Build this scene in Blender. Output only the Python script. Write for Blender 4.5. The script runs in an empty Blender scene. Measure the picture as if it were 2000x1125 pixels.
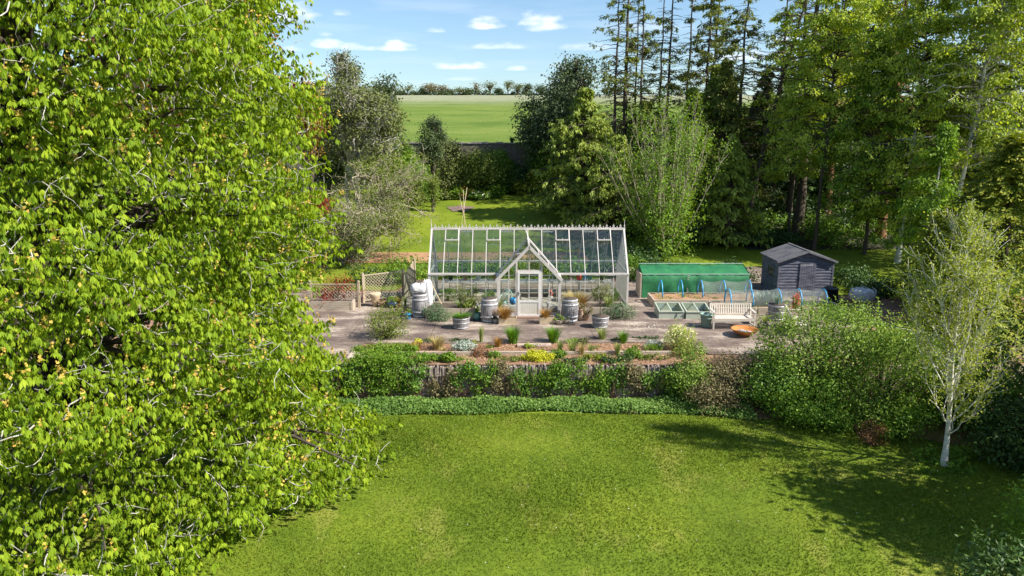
import bpy, math, random
import numpy as np
from math import radians as rad, sin, cos, tan, atan, pi
S = bpy.context.scene
COL = S.collection
# ---------------------------------------------------------------- camera, sky, sun, exposure
CAM_H, PITCH, F = 7.6, rad(12.2), 1400.0
cd = bpy.data.cameras.new('camera'); cam = bpy.data.objects.new('camera', cd); COL.objects.link(cam)
cd.sensor_width = 36; cd.lens = 36*F/2000; cd.clip_end = 6000; cd.clip_start = 0.1
cam.location = (0, 0, CAM_H); cam.rotation_euler = (pi/2-PITCH, 0, 0)
S.camera = cam
SUN_EL, SUN_AZ = rad(43), math.atan2(0.95, -0.34)     # azimuth measured from +Y towards +X
sv = (sin(SUN_AZ)*cos(SUN_EL), cos(SUN_AZ)*cos(SUN_EL), sin(SUN_EL))
sd = bpy.data.lights.new('sun', 'SUN'); sun = bpy.data.objects.new('sun', sd); COL.objects.link(sun)
sd.energy = 5.0; sd.angle = rad(0.5); sd.color = (1.0, 0.955, 0.87)
from mathutils import Vector
sun.rotation_euler = Vector(sv).to_track_quat('Z', 'Y').to_euler(); sun.location = (30, -10, 40)
W = bpy.data.worlds.new('World'); S.world = W; W.use_nodes = True
S.view_settings.view_transform = 'Standard'; S.view_settings.look = 'None'
S.view_settings.exposure = 0.88; S.view_settings.gamma = 1
S.cycles.max_bounces = 6; S.cycles.diffuse_bounces = 3; S.cycles.glossy_bounces = 3
S.cycles.transparent_max_bounces = 24; S.cycles.transmission_bounces = 3
S.cycles.use_adaptive_sampling = True

def world():
    nt = W.node_tree; N = nt.nodes; L = nt.links; N.clear()
    out = N.new('ShaderNodeOutputWorld'); bg = N.new('ShaderNodeBackground')
    sky = N.new('ShaderNodeTexSky'); sky.sky_type = 'NISHITA'; sky.sun_disc = False
    sky.sun_elevation = SUN_EL; sky.sun_rotation = SUN_AZ
    sky.air_density = 1.0; sky.dust_density = 0.6; sky.ozone_density = 2.0; sky.altitude = 50
    bg.inputs[1].default_value = 0.09
    tc = N.new('ShaderNodeTexCoord'); sep = N.new('ShaderNodeSeparateXYZ'); L.new(tc.outputs['Generated'], sep.inputs[0])
    def mth(op, a, b=None, cl=False):
        n = N.new('ShaderNodeMath'); n.operation = op; n.use_clamp = cl
        for i, q in enumerate((a, b)):
            if q is None: continue
            if isinstance(q, (int, float)): n.inputs[i].default_value = q
            else: L.new(q, n.inputs[i])
        return n.outputs[0]
    az = mth('ARCTAN2', sep.outputs[0], sep.outputs[1]); el = mth('ARCSINE', sep.outputs[2])
    cmb = N.new('ShaderNodeCombineXYZ'); L.new(mth('MULTIPLY', az, 34), cmb.inputs[0]); L.new(mth('MULTIPLY', el, 90), cmb.inputs[1])
    nz = N.new('ShaderNodeTexNoise'); nz.inputs['Scale'].default_value = 1.0; nz.inputs['Detail'].default_value = 6
    L.new(cmb.outputs[0], nz.inputs['Vector'])
    nzs = mth('MULTIPLY', mth('SUBTRACT', nz.outputs[0], 0.5), 2.8)
    mask = None; shade = None
    #  cloud: azimuth, elevation of its flat bottom, half width, height (in radians), density
    cl = []
    for px, py, wpx, hpx, dn in [(565,44,55,22,.9),(668,34,22,7,.6),(640,96,32,12,.85),(690,99,40,9,.8),(780,97,40,13,1),(575,104,26,6,.55),
                             (850,62,20,7,.6),(948,52,34,14,.9),(1060,52,44,22,1),(895,132,56,10,.85),(980,93,60,8,.7),(1010,136,26,6,.6),
                             (635,74,16,6,.5),(1085,130,30,7,.5),(1150,96,60,10,.6),(1440,120,70,14,.7),(1250,60,50,12,.5),(1600,90,80,18,.7),(1700,150,60,12,.8),
                             (905,156,34,5,.4),(350,60,60,20,.8),(120,100,60,16,.7),(1380,165,50,8,.6),(730,160,40,5,.35)]:
        u = (px-1000)/F; v = (562.5-py)/F
        e = -PITCH + atan(v); a = math.atan2(u, cos(PITCH)+v*sin(PITCH))
        cl.append((a, e, wpx/F*1.1, hpx/F*1.35, dn))
    for az0 in (1.2, 1.9, 2.6, 3.0, -1.0, -1.7, -2.4):
        cl.append((az0, 0.12+0.1*sin(az0*7), .16, .04, .8))
    for a, e, w, h, dn in cl:
        du = mth('DIVIDE', mth('SUBTRACT', az, a), w); dv = mth('DIVIDE', mth('SUBTRACT', el, e), h)
        up = mth('MAXIMUM', dv, mth('MULTIPLY', dv, -3.2))
        r2 = mth('ADD', mth('MULTIPLY', du, du), mth('MULTIPLY', up, up))
        m = mth('MULTIPLY', mth('ADD', mth('SUBTRACT', 1.05, r2), nzs), dn)
        mask = m if mask is None else mth('MAXIMUM', mask, m)
    sm = N.new('ShaderNodeMapRange'); sm.interpolation_type = 'SMOOTHSTEP'; L.new(mask, sm.inputs[0])
    sm.inputs[1].default_value = 0.0; sm.inputs[2].default_value = 1.5; sm.inputs[3].default_value = 0; sm.inputs[4].default_value = 0.92
    # streaky thin veil
    mp = N.new('ShaderNodeCombineXYZ'); L.new(mth('MULTIPLY', az, 5), mp.inputs[0]); L.new(mth('MULTIPLY', el, 42), mp.inputs[1])
    n2 = N.new('ShaderNodeTexNoise'); n2.inputs['Scale'].default_value = 1; n2.inputs['Detail'].default_value = 5; L.new(mp.outputs[0], n2.inputs['Vector'])
    veil = N.new('ShaderNodeMapRange'); L.new(n2.outputs[0], veil.inputs[0]); veil.inputs[1].default_value = .5; veil.inputs[2].default_value = .8; veil.inputs[4].default_value = .2
    fac = mth('MAXIMUM', sm.outputs[0], veil.outputs[0])
    tint = N.new('ShaderNodeMixRGB'); tint.blend_type = 'MULTIPLY'; tint.inputs[0].default_value = 1
    tint.inputs[2].default_value = (0.90, 1.0, 1.06, 1); L.new(sky.outputs[0], tint.inputs[1])
    mix = N.new('ShaderNodeMixRGB'); L.new(fac, mix.inputs[0]); L.new(tint.outputs[0], mix.inputs[1]); mix.inputs[2].default_value = (8.0, 8.2, 8.8, 1)
    L.new(mix.outputs[0], bg.inputs[0]); L.new(bg.outputs[0], out.inputs[0])
world()
cp, sp = cos(PITCH), sin(PITCH)
def zat(py, Y): return CAM_H - Y*tan(PITCH+atan((py-562.5)/F))
def xat(px, Y, z=0.0): return (px-1000)/F*(Y*cp+(CAM_H-z)*sp)
def yat(py, z=0.0): return (CAM_H-z)/tan(PITCH+atan((py-562.5)/F))

# ---------------------------------------------------------------- materials
def nmat(name):
    m = bpy.data.materials.new(name); m.use_nodes = True
    nt = m.node_tree; b = nt.nodes['Principled BSDF']; return m, nt, b
def ramp(nt, stops):
    r = nt.nodes.new('ShaderNodeValToRGB'); e = r.color_ramp.elements
    while len(e) < len(stops): e.new(0.5)
    for i, (p, c) in enumerate(stops): e[i].position = p; e[i].color = (*c, 1)
    return r
def noise(nt, scale, detail=4, vec='Object', stretch=None, rough=.6):
    tc = nt.nodes.new('ShaderNodeTexCoord'); n = nt.nodes.new('ShaderNodeTexNoise')
    n.inputs['Scale'].default_value = scale; n.inputs['Detail'].default_value = detail; n.inputs['Roughness'].default_value = rough
    if vec == 'World':
        g = nt.nodes.new('ShaderNodeNewGeometry'); src = g.outputs['Position']
    else: src = tc.outputs[vec]
    if stretch:
        mp = nt.nodes.new('ShaderNodeMapping'); mp.inputs['Scale'].default_value = stretch
        nt.links.new(src, mp.inputs[0]); src = mp.outputs[0]
    nt.links.new(src, n.inputs['Vector']); return n
def mat(name, c1, c2=None, scale=6, rough=.7, bump=0.0, metal=0, stretch=None, c3=None, spec=.5, vec='Object', bscale=None, mid=(.3,.7)):
    m, nt, b = nmat(name)
    if c2 is None: c2 = tuple(q*.75 for q in c1)
    n = noise(nt, scale, 5, vec, stretch)
    st = [(mid[0], c1), (mid[1], c2)] if c3 is None else [(mid[0], c1), (.5, c3), (mid[1], c2)]
    r = ramp(nt, st); nt.links.new(n.outputs[0], r.inputs[0]); nt.links.new(r.outputs[0], b.inputs['Base Color'])
    b.inputs['Roughness'].default_value = rough; b.inputs['Metallic'].default_value = metal
    b.inputs['Specular IOR Level'].default_value = spec
    if bump:
        n2 = noise(nt, bscale or scale*3, 4, vec, stretch)
        bp = nt.nodes.new('ShaderNodeBump'); bp.inputs['Strength'].default_value = bump; bp.inputs['Distance'].default_value = .02
        nt.links.new(n2.outputs[0], bp.inputs['Height']); nt.links.new(bp.outputs[0], b.inputs['Normal'])
    return m
def leafmat(name, a, b_, c, transl=.38, rough=.55, spec=.22):
    """a,b,c: darkest to brightest natural leaf colours, spread per leaf by the mesh's 'rnd' attribute."""
    m, nt, b = nmat(name); L = nt.links
    at = nt.nodes.new('ShaderNodeAttribute'); at.attribute_name = 'rnd'
    r = ramp(nt, [(.05, a), (.5, b_), (.95, c)]); L.new(at.outputs['Fac'], r.inputs[0])
    L.new(r.outputs[0], b.inputs['Base Color']); b.inputs['Roughness'].default_value = rough
    b.inputs['Specular IOR Level'].default_value = spec
    t = nt.nodes.new('ShaderNodeBsdfTranslucent')
    hs = nt.nodes.new('ShaderNodeHueSaturation'); hs.inputs['Hue'].default_value = .488; hs.inputs['Saturation'].default_value = 1.1; hs.inputs['Value'].default_value = 1.25
    L.new(r.outputs[0], hs.inputs['Color']); L.new(hs.outputs[0], t.inputs[0])
    mx = nt.nodes.new('ShaderNodeMixShader'); mx.inputs[0].default_value = transl
    L.new(b.outputs[0], mx.inputs[1]); L.new(t.outputs[0], mx.inputs[2])
    L.new(mx.outputs[0], nt.nodes['Material Output'].inputs[0]); return m
def glassmat(name, tint=(.93,.96,.95), refl=1.0, rough=.02):
    m, nt, b = nmat(name); nt.nodes.remove(b); L = nt.links
    t = nt.nodes.new('ShaderNodeBsdfTransparent'); t.inputs[0].default_value = (*tint, 1)
    g = nt.nodes.new('ShaderNodeBsdfGlossy'); g.inputs['Roughness'].default_value = rough
    f = nt.nodes.new('ShaderNodeLayerWeight'); f.inputs[0].default_value = .5
    pw = nt.nodes.new('ShaderNodeMath'); pw.operation = 'POWER'; pw.inputs[1].default_value = 4; L.new(f.outputs['Facing'], pw.inputs[0])
    ml = nt.nodes.new('ShaderNodeMath'); ml.operation = 'MULTIPLY_ADD'; ml.inputs[1].default_value = .8*refl; ml.inputs[2].default_value = .045*refl; ml.use_clamp = True
    L.new(pw.outputs[0], ml.inputs[0])
    mx = nt.nodes.new('ShaderNodeMixShader'); L.new(ml.outputs[0], mx.inputs[0]); L.new(t.outputs[0], mx.inputs[1]); L.new(g.outputs[0], mx.inputs[2])
    L.new(mx.outputs[0], nt.nodes['Material Output'].inputs[0]); return m
def netmat(name, col, cover):
    m, nt, b = nmat(name); L = nt.links
    b.inputs['Base Color'].default_value = (*col, 1); b.inputs['Roughness'].default_value = .8
    t = nt.nodes.new('ShaderNodeBsdfTransparent'); n = noise(nt, 5, 3)
    mr = nt.nodes.new('ShaderNodeMapRange'); L.new(n.outputs[0], mr.inputs[0]); mr.inputs[1].default_value = .3; mr.inputs[2].default_value = .7
    mr.inputs[3].default_value = cover*.8; mr.inputs[4].default_value = min(1, cover*1.2)
    mx = nt.nodes.new('ShaderNodeMixShader'); L.new(mr.outputs[0], mx.inputs[0]); L.new(t.outputs[0], mx.inputs[1]); L.new(b.outputs[0], mx.inputs[2])
    L.new(mx.outputs[0], nt.nodes['Material Output'].inputs[0]); return m

# ---------------------------------------------------------------- object helpers
def tag(o, label=None, cat=None, group=None, kind=None):
    if label: o['label'] = label
    if cat: o['category'] = cat
    if group: o['group'] = group
    if kind: o['kind'] = kind
    return o
def thing(name, label, cat, loc=(0,0,0), rz=0, group=None):
    o = bpy.data.objects.new(name, None); COL.objects.link(o); o.empty_display_size = .2
    o.location = loc; o.rotation_euler = (0,0,rz); return tag(o, label, cat, group)
def link(name, me, m, parent=None, smooth=False):
    if isinstance(m, (list, tuple)):
        for q in m: me.materials.append(q)
    else: me.materials.append(m)
    o = bpy.data.objects.new(name, me); COL.objects.link(o)
    if parent: o.parent = parent
    if smooth: me.polygons.foreach_set('use_smooth', [True]*len(me.polygons))
    return o
def dup(root, loc, rz=0, label=None, group=None, scale=None):
    r = root.copy(); COL.objects.link(r); r.location = loc; r.rotation_euler = (0,0,rz)
    if scale: r.scale = (scale,)*3
    if label: r['label'] = label
    if group: r['group'] = group
    for ch in list(root.children):
        c = ch.copy(); COL.objects.link(c); c.parent = r
        for g in list(ch.children):
            d = g.copy(); COL.objects.link(d); d.parent = c
    return r
class MB:
    def __init__(s): s.v = []; s.f = []
    def add(s, vs, fs):
        o = len(s.v); s.v += [tuple(map(float, p)) for p in vs]; s.f += [tuple(i+o for i in f) for f in fs]; return s
    def box(s, x0, x1, y0, y1, z0, z1):
        return s.add([(x0,y0,z0),(x1,y0,z0),(x1,y1,z0),(x0,y1,z0),(x0,y0,z1),(x1,y0,z1),(x1,y1,z1),(x0,y1,z1)],
              [(0,3,2,1),(4,5,6,7),(0,1,5,4),(1,2,6,5),(2,3,7,6),(3,0,4,7)])
    def bar(s, a, b, w, h=None, up=(0,0,1)):
        """rectangular bar from a to b, w across, h along 'up'"""
        h = h or w; a = np.array(a, float); b = np.array(b, float); d = b-a; d /= np.linalg.norm(d)
        u = np.array(up, float); sd_ = np.cross(d, u)
        if np.linalg.norm(sd_) < 1e-4: sd_ = np.cross(d, (1,0,0))
        sd_ /= np.linalg.norm(sd_); u = np.cross(sd_, d)
        vs = [p+sx*sd_*w/2+sz*u*h/2 for p in (a, b) for sx, sz in ((-1,-1),(1,-1),(1,1),(-1,1))]
        return s.add(vs, [(3,2,1,0),(4,5,6,7),(0,1,5,4),(1,2,6,5),(2,3,7,6),(3,0,4,7)])
    def tube(s, pts, r, n=8, caps=True):
        pts = [np.array(p, float) for p in pts]; k = len(pts); rs = r if hasattr(r, '__len__') else [r]*k
        vs = []; fs = []
        for i in range(k):
            d = pts[min(i+1,k-1)]-pts[max(i-1,0)]; d /= (np.linalg.norm(d)+1e-9)
            a = np.cross(d, (0,0,1) if abs(d[2]) < .9 else (1,0,0)); a /= np.linalg.norm(a); b = np.cross(d, a)
            for j in range(n): t = 2*pi*j/n; vs.append(pts[i]+rs[i]*(cos(t)*a+sin(t)*b))
        for i in range(k-1):
            for j in range(n): fs.append((i*n+j, i*n+(j+1)%n, (i+1)*n+(j+1)%n, (i+1)*n+j))
        if caps: fs.append(tuple(range(n))[::-1]); fs.append(tuple((k-1)*n+j for j in range(n)))
        return s.add(vs, fs)
    def lathe(s, prof, n=24, c=(0,0,0), wob=0, rng=None):
        vs = []; fs = []; k = len(prof)
        for r, z in prof:
            for j in range(n):
                t = 2*pi*j/n; rr = r*(1+(rng.uniform(-wob, wob) if rng else 0)); vs.append((c[0]+rr*cos(t), c[1]+rr*sin(t), c[2]+z))
        for i in range(k-1):
            for j in range(n): fs.append((i*n+j, i*n+(j+1)%n, (i+1)*n+(j+1)%n, (i+1)*n+j))
        if prof[0][0] > 1e-4: fs.append(tuple(range(n))[::-1])
        if prof[-1][0] > 1e-4: fs.append(tuple((k-1)*n+j for j in range(n)))
        return s.add(vs, fs)
    def build(s, name, m, parent=None, smooth=False, bevel=0, loc=None):
        me = bpy.data.meshes.new(name); me.from_pydata(s.v, [], s.f); me.update()
        o = link(name, me, m, parent, smooth)
        if loc: o.location = loc
        if bevel:
            b = o.modifiers.new('b', 'BEVEL'); b.width = bevel; b.segments = 1; b.limit_method = 'ANGLE'
        return o
def npmesh(name, V, Q, m, parent=None, rnd=None, smooth=False, mi=None):
    """V (n,3), Q (m,3|4) -> one mesh object"""
    me = bpy.data.meshes.new(name); k = Q.shape[1]
    me.vertices.add(len(V)); me.vertices.foreach_set('co', V.astype(np.float32).ravel())
    me.loops.add(Q.size); me.loops.foreach_set('vertex_index', Q.astype(np.int32).ravel())
    me.polygons.add(len(Q)); me.polygons.foreach_set('loop_start', np.arange(0, Q.size, k, dtype=np.int32))
    if mi is not None: me.polygons.foreach_set('material_index', mi.astype(np.int32))
    me.update(calc_edges=True)
    if rnd is not None:
        a = me.attributes.new('rnd', 'FLOAT', 'FACE'); a.data.foreach_set('value', rnd.astype(np.float32))
    return link(name, me, m, parent, smooth)
def unit(a): return a/(np.linalg.norm(a, axis=-1, keepdims=True)+1e-9)
def R(seed): return np.random.default_rng(seed)
def leaves(P, N, A, L, Wd, fold=.25):
    """diamond leaves: P base points, N surface normals, A axis directions. -> V,Q"""
    n = len(P); A = unit(A); B = unit(np.cross(N, A)); N2 = np.cross(A, B)
    L = np.broadcast_to(L, (n,))[:,None]; Wd = np.broadcast_to(Wd, (n,))[:,None]
    V = np.stack([P, P+A*L*.5+B*Wd*.5-N2*Wd*fold, P+A*L-N2*L*.12, P+A*L*.5-B*Wd*.5-N2*Wd*fold], 1).reshape(-1, 3)
    return V, np.arange(4*n).reshape(n, 4)
def tubes(P, Rr, sides=4):
    """P (n,k,3), Rr (n,k) -> V,Q"""
    n, k, _ = P.shape
    D = np.empty_like(P); D[:,1:-1] = P[:,2:]-P[:,:-2]; D[:,0] = P[:,1]-P[:,0]; D[:,-1] = P[:,-1]-P[:,-2]; D = unit(D)
    ref = np.array([.31,.52,.79]); a = unit(np.cross(D, ref)); b = np.cross(D, a)
    t = np.arange(sides)*2*pi/sides
    V = P[:,:,None]+Rr[:,:,None,None]*(np.cos(t)[None,None,:,None]*a[:,:,None]+np.sin(t)[None,None,:,None]*b[:,:,None])
    V = V.reshape(-1, 3)
    i = np.arange(n)[:,None,None]*k*sides; j = np.arange(k-1)[None,:,None]*sides; q = np.arange(sides)[None,None,:]; q2 = (q+1) % sides
    Q = np.stack([i+j+q, i+j+q2, i+j+sides+q2, i+j+sides+q], -1).reshape(-1, 4)
    return V, Q
def wander(rg, P0, D0, Ln, k=6, curl=.35, lift=0.0):
    """random-walk twigs; P0 (n,3), D0 (n,3), Ln (n,) -> (n,k,3)"""
    n = len(P0); P = np.empty((n,k,3)); P[:,0] = P0; D = unit(D0); st = (np.broadcast_to(Ln, (n,))/(k-1))[:,None]
    for i in range(1, k):
        D = unit(D+rg.normal(0, curl, (n,3))+np.array([0,0,lift])); P[:,i] = P[:,i-1]+D*st
    return P
def bez(P0, P1, P2, k=6):
    t = np.linspace(0, 1, k)[None,:,None]
    return P0[:,None]*(1-t)**2+2*P1[:,None]*t*(1-t)+P2[:,None]*t*t
class Acc:
    def __init__(s): s.V = []; s.Q = []; s.r = []; s.m = []; s.n = 0
    def add(s, V, Q, rnd=None, mi=0):
        s.V.append(V); s.Q.append(Q+s.n); s.n += len(V); s.r.append(np.zeros(len(Q)) if rnd is None else rnd); s.m.append(np.full(len(Q), mi))
    def build(s, name, m, parent=None, smooth=False):
        return npmesh(name, np.concatenate(s.V), np.concatenate(s.Q), m, parent, np.concatenate(s.r), smooth, np.concatenate(s.m))
# ---------------------------------------------------------------- ground profile
def g(x, y):
    """height of the land behind the terrace wall"""
    x = np.asarray(x, float); y = np.asarray(y, float)
    s = np.clip((y-41)/21, 0, None); z = np.where(s < 1, 2.45*(s**1.15), 2.45+.118*(y-62))
    z = np.where(y > 64.5, 2.75+np.clip((y-64.5)/2.0, 0, 1)*3.65+np.clip(y-66.5, 0, None)*.0693, z)
    z = np.where(y > 300, 6.4+233.5*.0693-(y-300)*.03, z)
    return z+.05*np.sin(x*.3)*np.clip((y-41)/8, 0, 1)
def gz(x, y): return float(g(x, y))
LAWN = -1.15
# ---------------------------------------------------------------- leaf materials
BARK = mat('bark brown', (.10,.075,.05), (.045,.034,.024), 9, .9, .6, stretch=(1,1,.25))
BARKG = mat('bark grey lichen', (.56,.54,.48), (.22,.19,.15), 7, .9, .4)
BARKP = mat('bark pale twig', (.44,.38,.27), (.22,.18,.12), 7, .9, .3)
BARKO = mat('bark orange conifer', (.36,.17,.07), (.13,.07,.04), 6, .9, .6, stretch=(1,1,.3))
BARKW = mat('bark white birch', (.70,.67,.60), (.32,.28,.22), 5, .7, .2, c3=(.60,.56,.48), stretch=(1,1,3), mid=(.35,.75))
LM = {}
LM['chestnut'] = leafmat('leaf chestnut', (.07,.145,.010), (.235,.34,.020), (.42,.50,.035), .40, .6, .12)
LM['candle'] = mat('chestnut flower spike', (.42,.22,.04), (.42,.36,.05), 14, .8)
LM['copper'] = leafmat('leaf copper beech', (.07,.012,.012), (.16,.03,.018), (.28,.08,.03), .3)
LM['acer'] = leafmat('leaf red acer', (.10,.012,.012), (.22,.03,.018), (.33,.07,.03), .3)
LM['orange'] = leafmat('leaf orange brown', (.16,.09,.02), (.28,.15,.03), (.36,.24,.05), .3)
LM['greygreen'] = leafmat('leaf grey green', (.065,.088,.025), (.145,.17,.048), (.26,.28,.095), .25)
LM['olive'] = leafmat('leaf olive', (.09,.13,.025), (.17,.22,.04), (.29,.34,.07), .35)
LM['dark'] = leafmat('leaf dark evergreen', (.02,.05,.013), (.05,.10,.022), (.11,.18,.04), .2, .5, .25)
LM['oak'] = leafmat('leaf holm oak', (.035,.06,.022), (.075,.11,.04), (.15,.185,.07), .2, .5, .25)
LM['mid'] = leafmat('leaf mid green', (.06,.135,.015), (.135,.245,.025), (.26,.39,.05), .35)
LM['fresh'] = leafmat('leaf fresh green', (.09,.18,.02), (.17,.29,.03), (.28,.41,.05), .42)
LM['lime'] = leafmat('leaf lime birch', (.16,.25,.032), (.35,.45,.055), (.56,.63,.10), .48)
LM['birch'] = leafmat('leaf young birch', (.14,.20,.022), (.30,.36,.045), (.48,.51,.09), .38)
LM['bush'] = leafmat('leaf garden bush', (.08,.16,.022), (.19,.30,.04), (.36,.46,.09), .35)
LM['gold'] = leafmat('leaf golden cypress', (.06,.11,.012), (.17,.22,.02), (.40,.39,.04), .25)
LM['yew'] = leafmat('leaf drooping spruce', (.10,.15,.02), (.24,.31,.045), (.42,.48,.09), .25)
LM['pine'] = leafmat('leaf pine needle', (.07,.10,.018), (.16,.20,.03), (.30,.32,.06), .25)
LM['ivy'] = leafmat('leaf ivy', (.045,.11,.016), (.11,.22,.025), (.24,.37,.05), .3, .5, .25)
LM['nettle'] = leafmat('leaf ground cover', (.07,.14,.025), (.15,.26,.05), (.28,.39,.10), .3)
LM['yellow'] = leafmat('leaf yellow mound', (.36,.38,.02), (.52,.53,.03), (.66,.63,.06), .3)
LM['silver'] = leafmat('leaf silver', (.22,.29,.22), (.40,.46,.38), (.58,.62,.52), .2)
LM['rust'] = leafmat('leaf rust brown', (.13,.06,.03), (.22,.10,.04), (.30,.17,.07), .2)
LM['brownbush'] = leafmat('leaf spent flower bush', (.11,.10,.045), (.19,.165,.07), (.34,.27,.15), .25)
LM['white'] = leafmat('petal white', (.6,.58,.42), (.75,.72,.55), (.85,.83,.72), .2)
LM['cream'] = leafmat('petal cream', (.5,.48,.2), (.66,.62,.3), (.8,.78,.5), .2)
LM['grass'] = leafmat('blade green', (.06,.15,.015), (.12,.26,.025), (.2,.36,.04), .35)
LM['straw'] = leafmat('blade straw', (.25,.20,.06), (.42,.33,.12), (.55,.46,.20), .3)
LM['bronze'] = leafmat('blade bronze', (.22,.11,.03), (.36,.20,.05), (.45,.30,.09), .3)
LM['palegrass'] = leafmat('blade pale green', (.16,.22,.05), (.28,.34,.09), (.42,.44,.16), .3)
LM['agave'] = leafmat('leaf blue green sword', (.13,.21,.16), (.22,.31,.23), (.34,.42,.32), .15)
LM['box'] = leafmat('leaf clipped grey green', (.06,.11,.05), (.11,.18,.08), (.18,.26,.13), .2)

# ---------------------------------------------------------------- foliage
def shell(rg, lobes, n, inner=.5, cut=.5):
    lobes = np.asarray(lobes, float); c = lobes[:,:3]; r = lobes[:,3:]
    w = (r.prod(1))**(2/3); w /= w.sum(); idx = rg.choice(len(w), n, p=w)
    d = unit(rg.normal(size=(n,3))); u = rg.random(n); rr = (inner**3+(1-inner**3)*u)**(1/3)
    P = c[idx]+d*r[idx]*rr[:,None]; N = unit(d/r[idx])
    keep = np.ones(n, bool)
    for i in range(len(lobes)):
        q = ((P-c[i])/r[i]); keep &= ((q**2).sum(1) > cut**2) | (idx == i)
    return P[keep], N[keep]
def leafcloud(rg, C, N, per, clr, L, Wd, droop=.25, up=.5, flat=.6, cvar=.55):
    m = len(C)*per; ci = np.repeat(np.arange(len(C)), per)
    off = rg.normal(size=(m,3))*clr*.5; off[:,2] *= flat
    P = C[ci]+off; n0 = N[ci]
    Nn = unit(n0*.55+np.array([0,0,up])+rg.normal(size=(m,3))*.5)
    A = unit(rg.normal(size=(m,3))+n0*.5); A = unit(A-(A*Nn).sum(1,keepdims=True)*Nn+np.array([0,0,-droop]))
    s = rg.uniform(.65, 1.25, m)
    V, Q = leaves(P, Nn, A, L*s, Wd*s)
    rnd = np.clip(cvar*rg.random(len(C))[ci]+(1-cvar)*rg.random(m), 0, 1)
    return V, Q, rnd
def lump_lobes(rg, rx, ry, z0, z1, n=9, k=.5, top=1.0):
    """uneven crown: lobes strewn inside the envelope"""
    cz = (z0+z1)/2; rz = (z1-z0)/2; out = [(0,0,cz, rx*.62, ry*.62, rz*.72)]
    for i in range(n):
        a = 2*pi*(i/n)+rg.uniform(-.4,.4); v = rg.uniform(-.8,.85)
        ring = math.sqrt(max(0, 1-v*v)); f = .56
        if v > 0: ring *= top
        s = k*rg.uniform(.7,1.2)
        out.append((cos(a)*ring*rx*f, sin(a)*ring*ry*f, cz+v*rz*.62, rx*s, ry*s, rz*s*.8))
    return out
def limbs(rg, C, r0, zlo, zhi, m=40, trunk_xy=(0,0), bow=.25, k=6, rt=.012):
    """curved limbs from the trunk out to m of the clump centres"""
    idx = rg.choice(len(C), min(m, len(C)), replace=False); T = C[idx]
    hz = np.clip(T[:,2]*.62*rg.uniform(.7,1.1,len(T)), zlo, zhi)
    P0 = np.stack([np.full(len(T), trunk_xy[0]), np.full(len(T), trunk_xy[1]), hz], 1)
    mid = (P0+T)/2+np.array([0,0,1])*np.linalg.norm(T-P0, axis=1)[:,None]*bow*rg.uniform(-.2,1,len(T))[:,None]+rg.normal(0,.12,(len(T),3))
    P = bez(P0, mid, T, k); P[:,1:-1] += rg.normal(0, .05, (len(T),k-2,3))
    ln = np.linalg.norm(T-P0, axis=1)[:,None]
    Rr = np.linspace(1, .12, k)[None,:]*np.clip(ln*r0, rt, r0*3.2)
    return P, Rr
def tree(name, label, cat, loc, lobes, lm, bark, seed, th=None, tr=.15, ncl=300, per=30, clr=.5, L=.22, Wd=.12, droop=.25, nl=40, lean=(0,0), inner=.5,
         cut=.5, cvar=.55, group=None, twigs=0, twl=.6, limb_r=.045, up=.5, flat=.6, crown='crown', trunk='trunk', gap=0.0, gs=1.3):
    rg = R(seed); t = thing(name, label, cat, loc, 0, group)
    C, N = shell(rg, lobes, ncl, inner, cut)
    if gap:   # irregular openings through the crown
        q = np.sin(C[:,0]*gs+seed)*np.sin(C[:,1]*gs*1.1+2*seed)+np.sin(C[:,2]*gs*1.3+3*seed)*np.sin(C[:,0]*gs*.7+seed)
        keep = q < 1-gap*rg.uniform(.6,1.3,len(C)); C = C[keep]; N = N[keep]
    V, Q, rnd = leafcloud(rg, C, N, per, clr, L, Wd, droop, up, flat, cvar)
    npmesh(crown, V, Q, lm, t, rnd)
    ztop = max(l[2]+l[5]*.5 for l in lobes); th = th or ztop
    k = 9; zz = np.linspace(0, th, k); P = np.stack([lean[0]*(zz/th)**1.2+rg.normal(0,tr*.25,k), lean[1]*(zz/th)**1.2+rg.normal(0,tr*.25,k), zz-.1*(zz == 0)], 1)[None]
    P[0,0,:2] = 0
    Rr = (tr*(1-.88*(zz/th)**.9)*np.where(zz == 0, 1.35, 1))[None]
    A = Acc(); V, Q = tubes(P, Rr, 9); A.add(V, Q)
    if nl:
        Pl, Rl = limbs(rg, C, limb_r*tr/.15, th*.12, th*.9, nl, (0,0)); 
        fr = np.clip(Pl[:,0,2]/th, 0, 1)**1.2; w = np.linspace(1, 0, Pl.shape[1])[None,:]
        Pl[:,:,0] += lean[0]*fr[:,None]*w; Pl[:,:,1] += lean[1]*fr[:,None]*w
        V, Q = tubes(Pl, Rl, 5); A.add(V, Q)
    if twigs:
        i = rg.choice(len(C), twigs); Pw = wander(rg, C[i]-N[i]*clr*.6, N[i]+rg.normal(0,.7,(twigs,3)), rg.uniform(.5,1.2,twigs)*twl, 6, .38)
        V, Q = tubes(Pw, np.linspace(1,.35,6)[None]*rg.uniform(.6,1.3,twigs)[:,None]*.02*max(.5, twl/.8), 4); A.add(V, Q)
    A.build(trunk, bark, t, True)
    return t
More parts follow.
